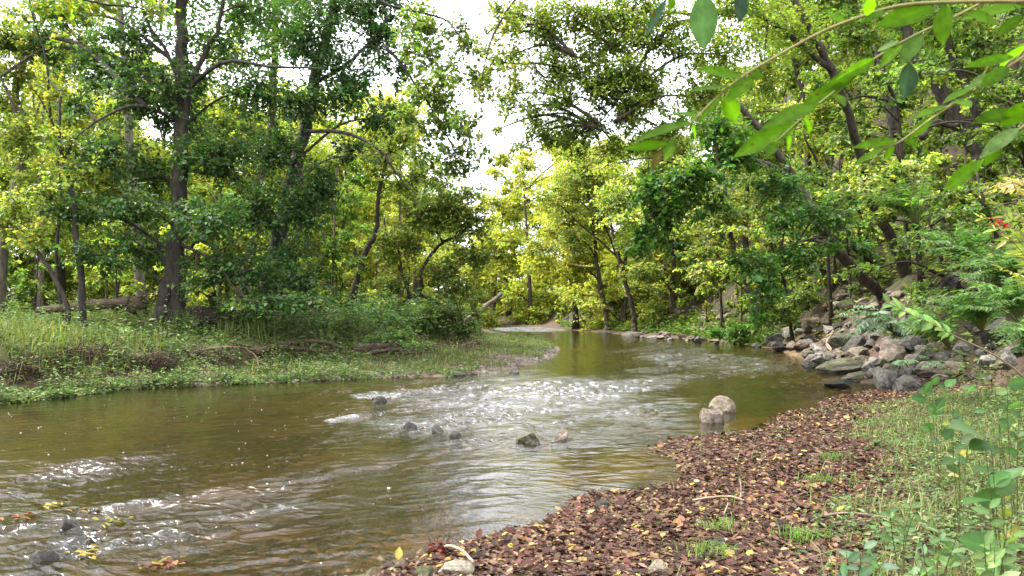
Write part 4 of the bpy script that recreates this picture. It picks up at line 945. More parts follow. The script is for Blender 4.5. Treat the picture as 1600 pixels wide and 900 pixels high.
tree('oak_tree', 'thick gnarled trunk leaning left on the right hillside',
     [(PX([(1556, 290, 28), (1540, 263, 28), (1518, 220, 28), (1486, 174, 28), (1462, 131, 28), (1433, 92, 28), (1415, 40, 28), (1405, -40, 28)]), .32, .16),
      (PX([(1524, 215, 28), (1526, 190, 28), (1522, 160, 28), (1501, 114, 28), (1482, 67, 28), (1470, -20, 28)]), .20, .12)],
     [(1470, 20, 28, 90, 50, None, .9), (1540, 60, 27, 60, 50, None, .9), (1400, 10, 28, 60, 40, None, .8), (1580, 130, 26.5, 45, 40), (1460, 95, 26.5, 40, 28, None, .6), (1590, 230, 26, 40, 30)], G_MID, .16, 1.5, .75, seed=36,
     limbs=[(PX([(1440, 215, 26.5), (1462, 190, 27), (1486, 197, 27.4), (1522, 188, 28), (1593, 181, 27)]), .13, .05)], barkc=(.85, .78, .7), sides=12)
tree('oak_tree', 'grey trunk at the upper right edge behind the thick gnarled trunk',
     [(PX([(1600, 290, 34), (1590, 200, 34), (1582, 110, 34), (1572, 20, 34), (1568, -40, 34)]), .34, .2)], [(1580, 20, 34, 60, 50, None, .7), (1540, 130, 34, 40, 40, None, .5)], G_MID, .19, 1.5, .75, seed=37, barkc=(1.1, 1., .9))
for k, (pts, r0, lab) in enumerate([
        ([(1262, 205, 44), (1254, 150, 44), (1240, 90, 44), (1225, 20, 44)], .22, 'slim brown trunk uphill left of the straight brown trunk'),
        ([(1330, 215, 42), (1312, 175, 42), (1300, 120, 42), (1290, 40, 42)], .2, 'thin leaning trunk uphill between two slim brown trunks'),
        ([(1352, 205, 46), (1342, 160, 46), (1338, 90, 46), (1330, 10, 46)], .22, 'second slim brown trunk uphill close to the straight brown trunk'),
        ([(1468, 260, 40), (1466, 200, 40), (1468, 120, 40), (1462, 20, 40)], .28, 'dark trunk uphill between the straight trunk and the gnarled trunk'),
        ([(1232, 320, 38), (1222, 280, 38), (1190, 240, 38), (1175, 180, 38)], .16, 'leaning thin trunk low on the hillside above the hornbeam pair')]):
    top = pts[-1]
    tree('hillside_tree', lab, [(PX(pts), r0, r0 * .5)], [(top[0] - 30, top[1] + 20, top[2], 55, 40, None, .7), (top[0] + 40, top[1] + 60, top[2], 50, 40, None, .6), (top[0], top[1] - 20, top[2], 70, 40, None, .8)], G_MID + G_YEL, .2, 1.6, .75, seed=40 + k, group='trees on the right hillside', barkc=(.85, .77, .67), sides=8)
# understory with flat layered sprays on the hillside
for k, (px, py, Yc, pal, lab) in enumerate([
        (1090, 300, 45, G_YEL, 'yellow-green layered understory tree above the hornbeam pair'),
        (1260, 250, 31, G_MID, 'fresh green layered understory tree left of the straight brown trunk'),
        (1330, 330, 29, G_MID + G_YEL, 'light green layered understory tree crossing the riverside tree'),
        (1470, 330, 24, G_MID, 'bright green layered understory tree below the gnarled trunk'),
        (1540, 350, 18, G_MID, 'green layered understory tree near the right edge above the ferny shrubs'),
        (1200, 160, 40, G_YEL, 'yellowish layered understory tree under the reaching boughs'),
        (1380, 150, 25, G_MID + G_OLIVE, 'olive layered understory tree between the two big hillside trunks'),
        (1570, 170, 23, G_MID, 'green layered understory tree at the upper right edge'),
        (1400, 265, 22, G_MID + G_YEL, 'light layered understory tree in front of the straight brown trunk'),
        (1200, 400, 33, G_MID + G_YEL, 'low layered understory tree over the foot of the hornbeam pair'),
        (1460, 400, 21, G_MID, 'deep green layered understory tree hiding the feet of the riverside tree')]):
    rg = np.random.default_rng(560 + k); cl = []
    for q in range(11):
        cl.append((px + rg.normal(0, 62), py + rg.uniform(-70, 75), Yc + rg.normal(0, .8), rg.uniform(38, 66), rg.uniform(7, 13), None, 1.2))
    gx = (px + 40 - 800) / F * (Yc + 1)
    tree('understory_tree', lab, [([V(gx, Yc + 1, hz(gx, Yc + 1)), W(px + 25, py + 40, Yc + .6), W(px, py - 30, Yc), W(px - 15, py - 80, Yc)], .085, .025)], cl, pal, .10 + .0022 * Yc, 1.3, .65, seed=580 + k, group='layered understory trees', barkc=(.7, .62, .54), sides=7, rise=.1)
# trees along the far right bank
tree('alder_tree', 'leftmost slim trunk of three on the far right bank',
     [(PX([(913, 500, 72), (910, 470, 72), (900, 421, 72), (892, 380, 72), (888, 320, 72)]), .2, .09)], [(880, 330, 71, 50, 40), (850, 390, 71, 40, 30), (900, 290, 71, 50, 30)], G_YEL, .26, 1.7, .7, seed=50, group='trees on the far right bank', barkc=(.85, .77, .67), sides=8)
tree('alder_tree', 'thickest slim trunk of three on the far right bank with forked limbs',
     [(PX([(950, 505, 64), (947, 490, 64), (938, 451, 64), (932, 410, 64), (930, 383, 64), (924, 330, 64), (915, 270, 64)]), .27, .1)], [(900, 370, 63, 45, 30), (950, 330, 63, 50, 35), (910, 270, 63, 60, 35), (870, 300, 63, 45, 30)], G_YEL + G_OLIVE, .24, 1.7, .7, seed=51, group='trees on the far right bank', barkc=(.9, .75, .6), sides=8,
     limbs=[(PX([(933, 436, 64), (915, 418, 51.5), (893, 413, 63)]), .08, .03), (PX([(932, 405, 64), (915, 375, 63), (905, 360, 63)]), .08, .03)])
tree('alder_tree', 'rightmost slim trunk of three on the far right bank beside the talus',
     [(PX([(992, 505, 56), (988, 480, 56), (972, 425, 56), (962, 380, 56), (945, 320, 56)]), .24, .09)], [(980, 380, 55, 40, 30), (1010, 420, 55, 40, 25), (960, 310, 55, 50, 35), (1030, 360, 55, 45, 30)], G_YEL + G_MID, .22, 1.7, .7, seed=52, group='trees on the far right bank', barkc=(.8, .66, .55), sides=8)
tree('leaning_tree', 'long bare trunk slanting up to the left against the golden trees over the bend',
     [(PX([(1015, 440, 62), (985, 420, 62), (957, 394, 62), (930, 370, 62), (900, 345, 62), (880, 325, 62), (866, 311, 62)]), .13, .05)], [(870, 310, 62, 35, 22, None, .6), (900, 330, 62, 30, 22, None, .5)], G_YEL, .18, 1.5, .7, seed=53, barkc=(.55, .48, .4), sides=7)
tree('leaning_tree', 'upper bare trunk slanting parallel above the other over the golden trees',
     [(PX([(1040, 420, 64), (1000, 360, 64), (968, 310, 64), (946, 284, 64), (921, 256, 64), (892, 224, 64)]), .18, .07)], [(900, 235, 64, 35, 25, None, .5), (930, 300, 64, 30, 25, None, .5)], G_YEL + G_MID, .19, 1.5, .7, seed=54, barkc=(.8, .68, .55), sides=7)
tree('leaning_tree', 'steep thin dark trunk crossing the two slanting bare trunks',
     [(PX([(975, 440, 63), (953, 372, 63), (935, 335, 63), (915, 300, 63), (905, 250, 63)]), .12, .05)], [(910, 260, 63, 40, 30, None, .6)], G_YEL, .19, 1.5, .7, seed=55, barkc=(.7, .6, .5), sides=7)
# golden and yellow trees closing the view behind the bend
for k, (px, Yc, top, w, pal, lab, ls) in enumerate([
        (505, 44, 215, 70, G_YEL, 'yellow-green tree right behind the leaning maple', 1),
        (560, 52, 175, 75, G_YEL + G_GOLD, 'yellow tree behind the slender dark leaning trunk', 1),
        (650, 56, 95, 58, G_YEL, 'pale yellow-green tree left of the white sky gap', .75),
        (700, 102, 285, 40, G_OLIVE + G_YEL, 'olive tree at the foot of the white sky gap', 1),
        (770, 92, 285, 63, G_GOLD + G_YEL, 'golden tree right of the foot of the sky gap', 1),
        (830, 88, 205, 66, G_GOLD + G_YEL, 'tall golden tree under the reaching boughs', 1),
        (795, 97, 212, 36, G_GOLD + G_YEL, 'narrow golden tree standing at the right edge of the sky gap', 1.1),
        (900, 70, 200, 64, G_GOLD, 'brightest golden tree behind the slanting bare trunks', 1),
        (975, 64, 225, 60, G_GOLD + G_YEL, 'golden green tree behind the hanging deep green boughs', 1),
        (1050, 56, 260, 65, G_YEL + G_OLIVE, 'yellow-green tree above the talus', 1)]):
    rg = np.random.default_rng(60 + k); cl = []
    g0 = HZ + (H - hz((px - 800) / F * Yc, Yc)) / Yc * F
    for q in range(15):
        t = rg.uniform(.08, 1.0)
        yy = g0 + (top - g0) * t
        cl.append((px + rg.normal(0, w * .55) * (1.15 - .45 * t), yy + 18, Yc + rg.normal(0, 1.5), w * rg.uniform(.45, .7), w * rg.uniform(.3, .48), None, ls))
    lean = rg.normal(0, 14)
    tree('golden_tree' if pal[0] == G_GOLD[0] else 'woodland_tree', lab, [(PX([(px, g0, Yc), (px + lean * .3, g0 + (top - g0) * .4, Yc), (px + lean, g0 + (top - g0) * .92, Yc)]), .2 + Yc * .001, .05)], cl, pal, (.0034 * Yc + .02), 1.5, .7, seed=70 + k, group='trees closing the view behind the stream bend', barkc=(.9, .75, .6), sides=7, twigfrac=.25, nl=20)

# ------------------------------------------------------------------ woods that read as one mass
def woods(name, pts, hts, pal, size, seed, lai=2.3, barkc=(.9, .8, .65), nclump=13, wide=.2, low=.12):
    rng = np.random.default_rng(seed); b = Buf()
    for (x, y), h in zip(pts, hts):
        g = hz(x, y); ln = rng.normal(0, .05, 2) * h
        P = catmull([V(x, y, g - .2), V(x + ln[0] * .4, y + ln[1] * .4, g + h * .45), V(x + ln[0], y + ln[1], g + h * .93)], 4)
        tube(b, P, [.008 * h + .035, .02], 6, np.array(barkc) * np.exp(rng.normal(0, .3)), 0)
        ti = np.exp(rng.normal(0, .2)); pl = [pal[q] for q in rng.integers(0, len(pal), 3)]
        for q in range(nclump):
            t = rng.uniform(low, 1.0); a = rng.uniform(0, 6.28); r = h * wide * rng.random() ** .5 * (1.2 - .6 * t)
            C = V(x + ln[0] * t + math.cos(a) * r, y + ln[1] * t + math.sin(a) * r, g + h * t)
            R = V(1, 1, .62) * h * rng.uniform(.08, .15)
            clump_fill(b, b, rng, C, R, lai, size, pl, .7, 20, P[min(len(P) - 1, int(t * .8 * len(P)))] if q % 3 == 0 else None, .02, tint=ti, twigfrac=.12, barkc=barkc, wmat=0, lmat=1)
    o = link(name, b.mesh(name, [M_BARK, M_LEAFY], False)); tag(o, kind='stuff')

rng = np.random.default_rng(5)
def spots(n, fx, fy, ok, gap):
    out = []
    for k in range(n * 30):
        x, y = fx(), fy()
        if ok(x, y) and all((x - a) ** 2 + (y - b) ** 2 > gap * gap for a, b in out): out.append((x, y))
        if len(out) >= n: break
    return out
left_ok = lambda x, y: gT(x, y) > 2.5
p = spots(50, lambda: rng.uniform(-50, -6), lambda: rng.uniform(38, 64), lambda x, y: left_ok(x, y) and x < -.08 * y - 2.0, 3.4)
woods('woods', p, [rng.uniform(11, 16) + 4 * float(sstep(-14, -26, a)) for a, b_ in p], G_YEL + G_YEL + G_OLIVE + G_GOLD, .165, 201, lai=2.0)
p = spots(34, lambda: rng.uniform(-34, -7), lambda: rng.uniform(29, 42), left_ok, 3.0)
woods('woods', p, rng.uniform(3.0, 8.0, len(p)), G_YEL + G_MID, .16, 202, nclump=10, wide=.3, low=.05)
p = spots(60, lambda: rng.uniform(-60, -4), lambda: rng.uniform(40, 90), lambda x, y: left_ok(x, y), 3.0)
woods('thicket', p, rng.uniform(2.0, 5.5, len(p)), G_YEL + G_GOLD, .22, 206, nclump=8, wide=.35, low=.05)
p = spots(76, lambda: rng.uniform(-70, 26), lambda: rng.uniform(104, 136), lambda x, y: True, 4)
woods('woods', p, [15 + 7 * sstep(-6, -22, a) + 7 * sstep(0, 12, a) + rng.uniform(-2, 2) for a, b_ in p], G_YEL + G_GOLD + G_OLIVE, .34, 203, nclump=12, low=.05)
p = spots(46, lambda: rng.uniform(-30, 16), lambda: rng.uniform(92, 112), lambda x, y: gs(x, y) > 1, 2.6)
woods('thicket', p, rng.uniform(2.5, 6, len(p)), G_YEL + G_GOLD + G_OLIVE, .36, 207, nclump=8, wide=.35, low=.05)
right_ok = lambda x, y: gR(x, y) > 3.5
p = spots(70, lambda: rng.uniform(13, 66), lambda: rng.uniform(34, 92), lambda x, y: right_ok(x, y) and .12 * y < x < .8 * y + 2, 3.6)
woods('woods', p, rng.uniform(7, 14, len(p)), G_MID + G_YEL + G_OLIVE, .185, 204, low=.15)
p = spots(100, lambda: rng.uniform(12, 40), lambda: rng.uniform(24, 60), lambda x, y: gR(x, y) > 2.5 and .28 * y < x < .8 * y, 1.9)
woods('thicket', p, rng.uniform(1.6, 4.5, len(p)), G_MID + G_OLIVE + G_YEL, .155, 205, nclump=8, wide=.35, low=.05)
p = spots(60, lambda: rng.uniform(5, 20), lambda: rng.uniform(44, 96), lambda x, y: .3 < gR(x, y) < 6, 1.8)
woods('thicket', p, rng.uniform(1.5, 4.5, len(p)), G_YEL + G_GOLD + G_MID, .23, 208, nclump=8, wide=.35, low=.03)
# ------------------------------------------------------------------ logs, driftwood, sticks
def woodpiece(name, label, cat, pieces, mat=None, col=(1, 1, 1), group=None, seed=1, sides=8, bumpy=.25, extra=None):
    rng = np.random.default_rng(seed); b = Buf(); base = None
    for pts, r0, r1 in pieces:
        P = [np.asarray(p, float) for p in pts]
        if base is None: base = P[0]
        Q = catmull(P, 6); Q[1:-1] += rng.normal(0, min(r0, .12) * .12, (len(Q) - 2, 3))
        tube(b, Q, [r0, r1], sides if r0 > .04 else 5, col, 0, bumpy, rng)
    root = empty(name, base); tag(root, label, cat, group)
    link('trunk' if 'log' in name else 'stem', b.mesh(name, [mat or M_WOOD], True, base), root)
    if extra: extra(root, base, rng)
    return root
def splinters(root, base, rng):
    b = Buf(); c = W(222, 474, 23.6)
    for k in range(34):
        d = V(rng.uniform(.1, .9), rng.normal(0, .2), rng.normal(-.05, .30)); s0 = c + V(-.5, 0, 0) + rng.normal(0, .1, 3)
        tube(b, catmull([s0, s0 + d * .6, s0 + d * rng.uniform(.9, 1.3)], 3), [.045, .006], 5, np.array((.75, .66, .55)) * rng.uniform(.5, 1.3))
    link('splintered_end', b.mesh('splinters', [M_WOOD], True, base), root)
woodpiece('fallen_log', 'grey fallen log with splintered right end lying behind the saplings', 'log', [(PX([(60, 486, 23.6), (110, 480, 23.6), (144, 477, 23.6), (190, 474, 23.6), (225, 473, 23.6)]), .12, .2)], col=(.72, .6, .5), seed=1, sides=12, bumpy=.4, extra=splinters)
woodpiece('hollow_log', 'black rotten hollow log right of the thick maple trunk', 'log', [(PX([(290, 497, 23.2), (315, 497, 23), (340, 500, 22.8), (362, 507, 22.6)]), .34, .26), (PX([(300, 485, 23), (330, 484, 22.9), (352, 492, 22.7)]), .12, .05), (PX([(345, 505, 22.6), (358, 490, 22.5), (368, 484, 22.4)]), .05, .02)], col=(.22, .2, .17), seed=2, sides=12, bumpy=.5)
woodpiece('dead_roots', 'bare grey roots creeping left from the thick maple foot', 'root', [(PX([(232, 500, 22.6), (215, 508, 22.4), (196, 516, 22.3), (178, 522, 22.2)]), .1, .03), (PX([(226, 506, 22.4), (210, 500, 22.4), (190, 502, 22.2)]), .06, .015), (PX([(230, 512, 22.3), (212, 520, 22.2), (200, 526, 22.1)]), .07, .02)], col=(1.2, 1.05, .9), seed=3)
def onland(px, py, dz=.05):
    p = ground_hit(px, py); p[2] += dz; return p
woodpiece('driftwood_log', 'dark driftwood log under green vines on the grassy spit', 'log', [([onland(552, 556, .15), onland(590, 555, .22), onland(640, 553, .22), onland(692, 549, .12)], .17, .08), ([onland(600, 558, .3), onland(625, 552, .45), onland(650, 548, .4)], .06, .02), ([onland(575, 560, .1), onland(610, 560, .25), onland(660, 556, .1)], .08, .03)], col=(.5, .42, .36), seed=4)
woodpiece('driftwood_log', 'long brown driftwood pole lying on the cut bank', 'log', [([onland(298, 566, .2), onland(330, 562, .25), onland(362, 560, .25), onland(412, 562, .2)], .06, .03), ([onland(385, 560, .2), onland(400, 572, .2), onland(406, 582, .1)], .035, .015)], col=(.9, .75, .62), seed=5)
woodpiece('driftwood_log', 'brown weathered branch lying at the waterline of the cut bank', 'log', [([onland(400, 560, .2), onland(450, 556, .3), onland(500, 552, .3), onland(540, 556, .2)], .1, .05), ([onland(430, 556, .2), onland(470, 562, .3), onland(520, 560, .2)], .07, .03)], col=(.65, .52, .44), seed=6)
woodpiece('driftwood_log', 'small dark driftwood knot on the far tip of the spit', 'log', [([onland(720, 548, .1), onland(745, 545, .25), onland(765, 548, .1)], .12, .05)], col=(.6, .5, .42), seed=7)
woodpiece('dead_roots', 'pale dead roots dangling to the water from the riprap', 'root', [(PX([(1302, 518, 22.5), (1294, 530, 22), (1292, 540, 21.6), (1305, 553, 21)]), .045, .02), (PX([(1300, 520, 22.4), (1290, 526, 22), (1280, 524, 21.8)]), .03, .012), (PX([(1293, 538, 21.6), (1299, 545, 21.2), (1296, 550, 21)]), .03, .012)], col=(1.9, 1.75, 1.5), seed=8)
woodpiece('dead_stick', 'forked pale grey stick lying on the brown leaves in the middle of the beach', 'stick', [([onland(1082, 788, .03), onland(1110, 787, .05), onland(1140, 785, .05), onland(1163, 790, .04)], .012, .008), ([onland(1157, 788, .05), onland(1158, 780, .08), onland(1156, 768, .12)], .009, .004)], col=(1.5, 1.3, 1.2), seed=9)
woodpiece('dead_stick', 'long thin grey stick at the border of brown leaves and grass', 'stick', [([onland(1275, 816, .03), onland(1320, 813, .05), onland(1370, 816, .04), onland(1425, 822, .03)], .012, .006), ([onland(1290, 824, .02), onland(1340, 822, .04), onland(1400, 818, .04)], .008, .004)], col=(1.3, 1.15, 1.05), seed=10)
woodpiece('dead_stick', 'bare grey stick propped on the whitish stone at the bottom', 'stick', [([onland(690, 866, .04), onland(705, 873, .08), onland(722, 884, .1), onland(740, 900, .08)], .013, .010)], col=(1.9, 1.75, 1.65), seed=11)
fp = onland(690, 868, 0); Yf = fp[1]
woodpiece('dead_twig', 'leafless wispy dead weed standing at the water edge at the bottom', 'dead weed', [([fp] + PX(q), .005, .0018) for q in [
    [(672, 845, Yf), (668, 815, Yf), (664, 790, Yf)], [(700, 840, Yf), (712, 805, Yf), (735, 775, Yf)], [(694, 840, Yf), (695, 800, Yf), (693, 765, Yf)], [(680, 848, Yf), (650, 848, Yf), (626, 838, Yf)],
    [(705, 852, Yf), (720, 840, Yf), (728, 830, Yf)], [(683, 840, Yf), (682, 812, Yf), (690, 795, Yf)], [(700, 846, Yf), (702, 820, Yf), (722, 796, Yf)]]], col=(1.1, .95, .85), seed=12, sides=5)
b = Buf(); rg = np.random.default_rng(333)
Pp = np.stack([fp[0] + rg.normal(-.03, .035, 30), fp[1] + rg.normal(.03, .03, 30), fp[2] + rg.uniform(.0, .07, 30)], 1)
leaves(b, Pp, rdir(rg, 30), rg.normal(0, 1, (30, 3)), .06, .035, pick(rg, [(.2, .04, .02), (.12, .03, .02)], 30, .2), .3, .3, 'hex')
tag(link('leaf_clump', b.mesh('leaf_clump', [M_LITTER])), 'heap of red-brown leaves caught in the dead weed at the bottom', 'leaf clump')
p = onland(622, 882, .03); b = Buf()
leaves(b, V(*p)[None], V(.1, .1, 1)[None], V(.1, -1, .2)[None], .085, .055, V(.5, .42, .1)[None], .2, .1, 'oval')
tag(link('fallen_leaf', b.mesh('fallen_leaf', [M_LITTER])), 'single upright yellow leaf at the water edge at the bottom', 'leaf')

# brush tangles of the cut bank
rg = np.random.default_rng(44); b = Buf()
for px, py, w, h, n in [(30, 592, 40, 10, 70), (150, 566, 60, 8, 80), (245, 578, 32, 8, 110), (95, 575, 50, 9, 40), (620, 556, 60, 10, 200), (480, 562, 50, 7, 90), (720, 547, 45, 8, 120), (330, 570, 70, 10, 120)]:
    for q in range(n):
        p = onland(px + rg.normal(0, w * .5), py + rg.normal(0, h * .45), rg.uniform(0, .3))
        d = rg.normal(0, 1, 3) * V(1, .7, .35); d = d / np.linalg.norm(d) * rg.uniform(.25, .8)
        tube(b, np.array([p - d * .5, p + rg.normal(0, .05, 3), p + d * .5]), [.012, .004], 4, np.array((.55, .42, .34)) * rg.uniform(.4, 1.3), cap=False)
tag(link('brush', b.mesh('brush', [M_WOOD])), kind='stuff')

# ------------------------------------------------------------------ shrubs and herbs of the right bank
def finish_plant(name, label, cat, base, sb, lb, group=None, mat=None):
    root = empty(name, base); tag(root, label, cat, group)
    if sb.n: link('stem', sb.mesh(name + '_stem', [M_STEM], True, base), root)
    link('foliage', lb.mesh(name + '_leaves', [mat or M_NEAR], False, base), root)
    return root

def fronds(name, label, cat, base, tips, pal, pairs=9, lsize=.09, aspect=.38, seed=1, group=None, rise=.25, shape='hex', stem=.006, scol=(.6, .8, .4)):
    """compound leaves: each frond is a bowed midrib with paired leaflets"""
    rg = np.random.default_rng(seed); sb, lb = Buf(), Buf(); base = np.asarray(base, float)
    for tip in tips:
        tip = np.asarray(tip, float); L = np.linalg.norm(tip - base)
        Q = catmull([base, base + (tip - base) * .45 + V(0, 0, rise * L), tip], 6)
        tube(sb, Q, [stem, stem * .3], 5, scol)
        n = pairs; t = np.linspace(.32, .98, n); k = t * (len(Q) - 1); i = np.minimum(k.astype(int), len(Q) - 2); fr = (k - i)[:, None]
        P = Q[i] * (1 - fr) + Q[i + 1] * fr; T = norm(Q[i + 1] - Q[i])
        side = norm(np.cross(T, V(0, 0, 1) + rg.normal(0, .25, 3))); up = np.cross(side, T)
        sz = lsize * (1.0 - .45 * np.abs(t - .6) / .4) * np.exp(rg.normal(0, .1, n))
        col = pick(rg, pal, n, .15) * np.exp(rg.normal(0, .12))
        for sg in (-1, 1):
            D = side * sg + T * .55 + V(0, 0, -.25) + rg.normal(0, .12, (n, 3))
            leaves(lb, P, D, up + rg.normal(0, .25, (n, 3)), sz, sz * aspect, col, .2, .25, shape)
        leaves(lb, Q[-1:], T[-1:], up[-1:], sz[-1:], sz[-1:] * aspect, col[-1:], .2, .2, shape)
    return finish_plant(name, label, cat, base, sb, lb, group)

def around(px, py, Y, n, rx, ry, seed, dy=.4):
    rg = np.random.default_rng(seed)
    return [W(px + rg.uniform(-rx, rx), py + rg.uniform(-ry, ry), Y + rg.uniform(-dy, dy)) for k in range(n)]
BLUEG = [(.17, .26, .17), (.21, .30, .20), (.13, .22, .14)]
FERN = [(.07, .16, .04), (.10, .20, .05), (.13, .22, .07), (.06, .13, .035)]
Bp = onland(1385, 552, .3)
fronds('fern_shrub', 'pale blue-green fern-like plant draped over the riprap rocks', 'shrub', W(1395, 520, 16), around(1365, 508, 16, 26, 62, 20, 401, .7), BLUEG, 10, .17, .34, 401, stem=.008)
fronds('fern_shrub', 'small pale blue-green sprig in front of the largest pinkish boulder', 'shrub', W(1420, 575, 14), around(1412, 562, 14, 7, 22, 8, 402, .3), BLUEG, 7, .12, .36, 402)
fronds('fern_shrub', 'bluish star-shaped sprig beside the boulder leaning right', 'shrub', W(1462, 576, 12), around(1455, 562, 12, 6, 18, 12, 403, .3), BLUEG, 6, .12, .36, 403)
for k, (px, py, Y, n, rx, ry, lab, pal) in enumerate([
        (1500, 470, 11, 22, 75, 20, 'ferny green shrub spreading low in front of the big dark boulder', FERN),
        (1545, 405, 10, 24, 70, 26, 'layered green shrub above the dark boulder near the right edge', FERN),
        (1480, 372, 15, 22, 70, 24, 'ferny green shrub on the slope right of the two thick trunk feet', FERN),
        (1560, 455, 8.5, 16, 60, 24, 'ferny shrub at the right edge below the layered green shrub', FERN),
        (1450, 500, 12, 14, 45, 18, 'small ferny shrub between the pale rock and the bright oval-leaved spray', FERN),
        (1400, 300, 19, 20, 70, 26, 'light green feathery shrub around the upper trunks', [(.12, .22, .05), (.16, .26, .06)]),
        (1590, 520, 7, 14, 40, 28, 'ferny plant at the right edge over the layered grey rock', FERN)]):
    fronds('fern_shrub', lab, 'shrub', W(px + 35, py + ry + 28, Y + .3), around(px, py, Y, n * 2, rx, ry, 410 + k, .9), pal, 9, .0095 * Y + .03, .4, 410 + k, rise=.15)
fronds('shrub', 'yellow compound-leaved shrub leaning in at the right edge', 'shrub', W(1640, 470, 6), around(1570, 310, 6, 12, 42, 45, 430, .4) + around(1590, 390, 6, 8, 30, 40, 431, .4), [(.38, .40, .10), (.30, .36, .08), (.45, .42, .16), (.24, .32, .07)], 5, .12, .34, 430, rise=.1, stem=.005)
fronds('shrub', 'pinkish fading leaf sprig above the yellow compound-leaved shrub', 'shrub', W(1630, 330, 6.3), around(1560, 285, 6.3, 7, 32, 16, 432, .3), [(.42, .30, .14), (.46, .38, .2), (.35, .3, .1)], 5, .10, .36, 432, stem=.004)
fronds('creeper', 'bright red creeper leaves in front of the layered green shrub', 'creeper', W(1572, 362, 7), [W(1549, 349, 7), W(1560, 345, 7), W(1540, 340, 7), W(1570, 352, 7)], [(.5, .02, .035), (.38, .015, .03)], 3, .05, .6, 433, stem=.004)
# bright spray with oval leaves reaching left over the rocks
def sprig(name, label, cat, path, r0, n, size, pal, aspect=.5, seed=1, shape='oval', span=(.1, 1.), droop=-.1, face=(0, -.7, .7), jit=.35, extra=(), scol=(1, 1, 1)):
    rg = np.random.default_rng(seed); sb, lb = Buf(), Buf()
    for pts in [path, *extra]:
        Q = catmull(pts, 7); tube(sb, Q, [r0, r0 * .4], 5, scol)
        t = np.sort(rg.uniform(span[0], span[1], n)); k = t * (len(Q) - 1); i = np.minimum(k.astype(int), len(Q) - 2); fr = (k - i)[:, None]
        P = Q[i] * (1 - fr) + Q[i + 1] * fr; T = norm(Q[i + 1] - Q[i])
        sd = norm(np.cross(T, V(*face))) * np.where(np.arange(n) % 2, 1, -1)[:, None]
        D = sd * .8 + T * .6 + V(0, 0, droop) + rg.normal(0, .2, (n, 3))
        sz = size * np.exp(rg.normal(0, .18, n))
        leaves(lb, P, D, V(*face) + rg.normal(0, jit, (n, 3)), sz, sz * aspect, pick(rg, pal, n, .15), .15, .2, shape)
    return finish_plant(name, label, cat, np.asarray(path[0]), sb, lb)
sprig('leafy_sprig', 'bright green oval-leaved spray on a tan bent stem reaching left over the boulders', 'sprig', PX([(1600, 590, 5), (1573, 567, 5), (1535, 545, 5), (1490, 524, 5), (1455, 505, 5), (1420, 490, 5), (1388, 473, 5)]), .007, 34, .085, [(.16, .30, .05), (.22, .36, .08), (.10, .22, .04)], .42, 440, span=(.5, 1.))
DG = [(.05, .13, .03), (.07, .17, .04), (.10, .19, .07)]
YG = [(.32, .34, .06), (.26, .31, .055), (.38, .35, .10)]
def herb(name, label, px, py, Y, tops, size, pal, seed, n=7, aspect=.62, cat='herb', face=(0, -.75, .6)):
    base = W(px, py, Y); base[2] = hz(base[0], base[1]) - .02
    paths = [[base, (base + t) / 2 + V(0, .03, .06), t] for t in tops]
    return sprig(name, label, cat, paths[0], .003, n, size, pal, aspect, seed, span=(.4, 1.), face=face, jit=.45, extra=paths[1:], droop=-.25, scol=(.35, .5, .25))
herb('broad_leaved_herb', 'big dark green drooping heart-shaped leaves near the right edge', 1590, 760, 3.1, [W(1535, 660, 3), W(1548, 690, 3), W(1560, 640, 3.1)], .13, DG, 450, 3, .72)
herb('broad_leaved_herb', 'dark green broad-leaved herb beside the rocks above the leaf beach', 1470, 660, 6.2, around(1462, 602, 6, 4, 30, 16, 451, .2), .11, DG, 451, 4, .68)
herb('broad_leaved_herb', 'light green herb with large leaves left of the drooping heart-shaped leaves', 1500, 690, 4.6, around(1505, 600, 4.6, 3, 30, 20, 452, .3), .085, [(.08, .16, .05), (.10, .19, .07), (.07, .14, .04)], 452, 4, .55)
herb('broad_leaved_herb', 'herb at the right edge below the layered grey rock', 1590, 690, 4.8, around(1575, 600, 4.8, 4, 34, 22, 453, .3), .085, [(.08, .16, .05), (.13, .2, .07), (.07, .13, .04)], 453, 4, .55)
herb('yellow_herb', 'herb with pale yellow leaves below the drooping heart-shaped leaves', 1580, 800, 3.3, [W(1572, 705, 3.3), W(1548, 732, 3.3), W(1592, 718, 3.3)], .055, YG, 454, 4, .75)
herb('yellow_herb', 'small herb with pale yellow leaves at the upper border of the grass', 1505, 690, 5.2, around(1502, 648, 5.2, 3, 18, 14, 455, .2), .06, YG, 455, 3, .7)
herb('broad_leaved_herb', 'blue-green broad-leaved seedling at the bottom edge of the beach', 1345, 915, 3.3, [W(1352, 840, 3.3), W(1322, 860, 3.3), W(1378, 880, 3.2), W(1310, 885, 3.2), W(1345, 870, 3.2)], .075, [(.15, .25, .15), (.2, .3, .19), (.11, .2, .11)], 456, 4, .42)
herb('broad_leaved_herb', 'pale green leafy herb in the lower right corner', 1570, 920, 2.9, around(1565, 830, 2.9, 8, 45, 40, 457, .2), .06, [(.2, .33, .12), (.3, .42, .16), (.14, .25, .08)], 457, 8, .42)
herb('broad_leaved_herb', 'low herb with grey-green leaves between the seedling and the corner herb', 1470, 915, 3.3, around(1460, 850, 3.3, 8, 45, 30, 458, .2), .055, [(.15, .24, .11), (.2, .3, .15), (.12, .2, .08)], 458, 7, .45)
herb('broad_leaved_herb', 'little green seedling among the brown leaves right of the long thin stick', 1410, 850, 3.9, around(1405, 800, 3.9, 6, 35, 18, 459, .2), .05, [(.13, .23, .09), (.17, .27, .11)], 459, 6, .5)
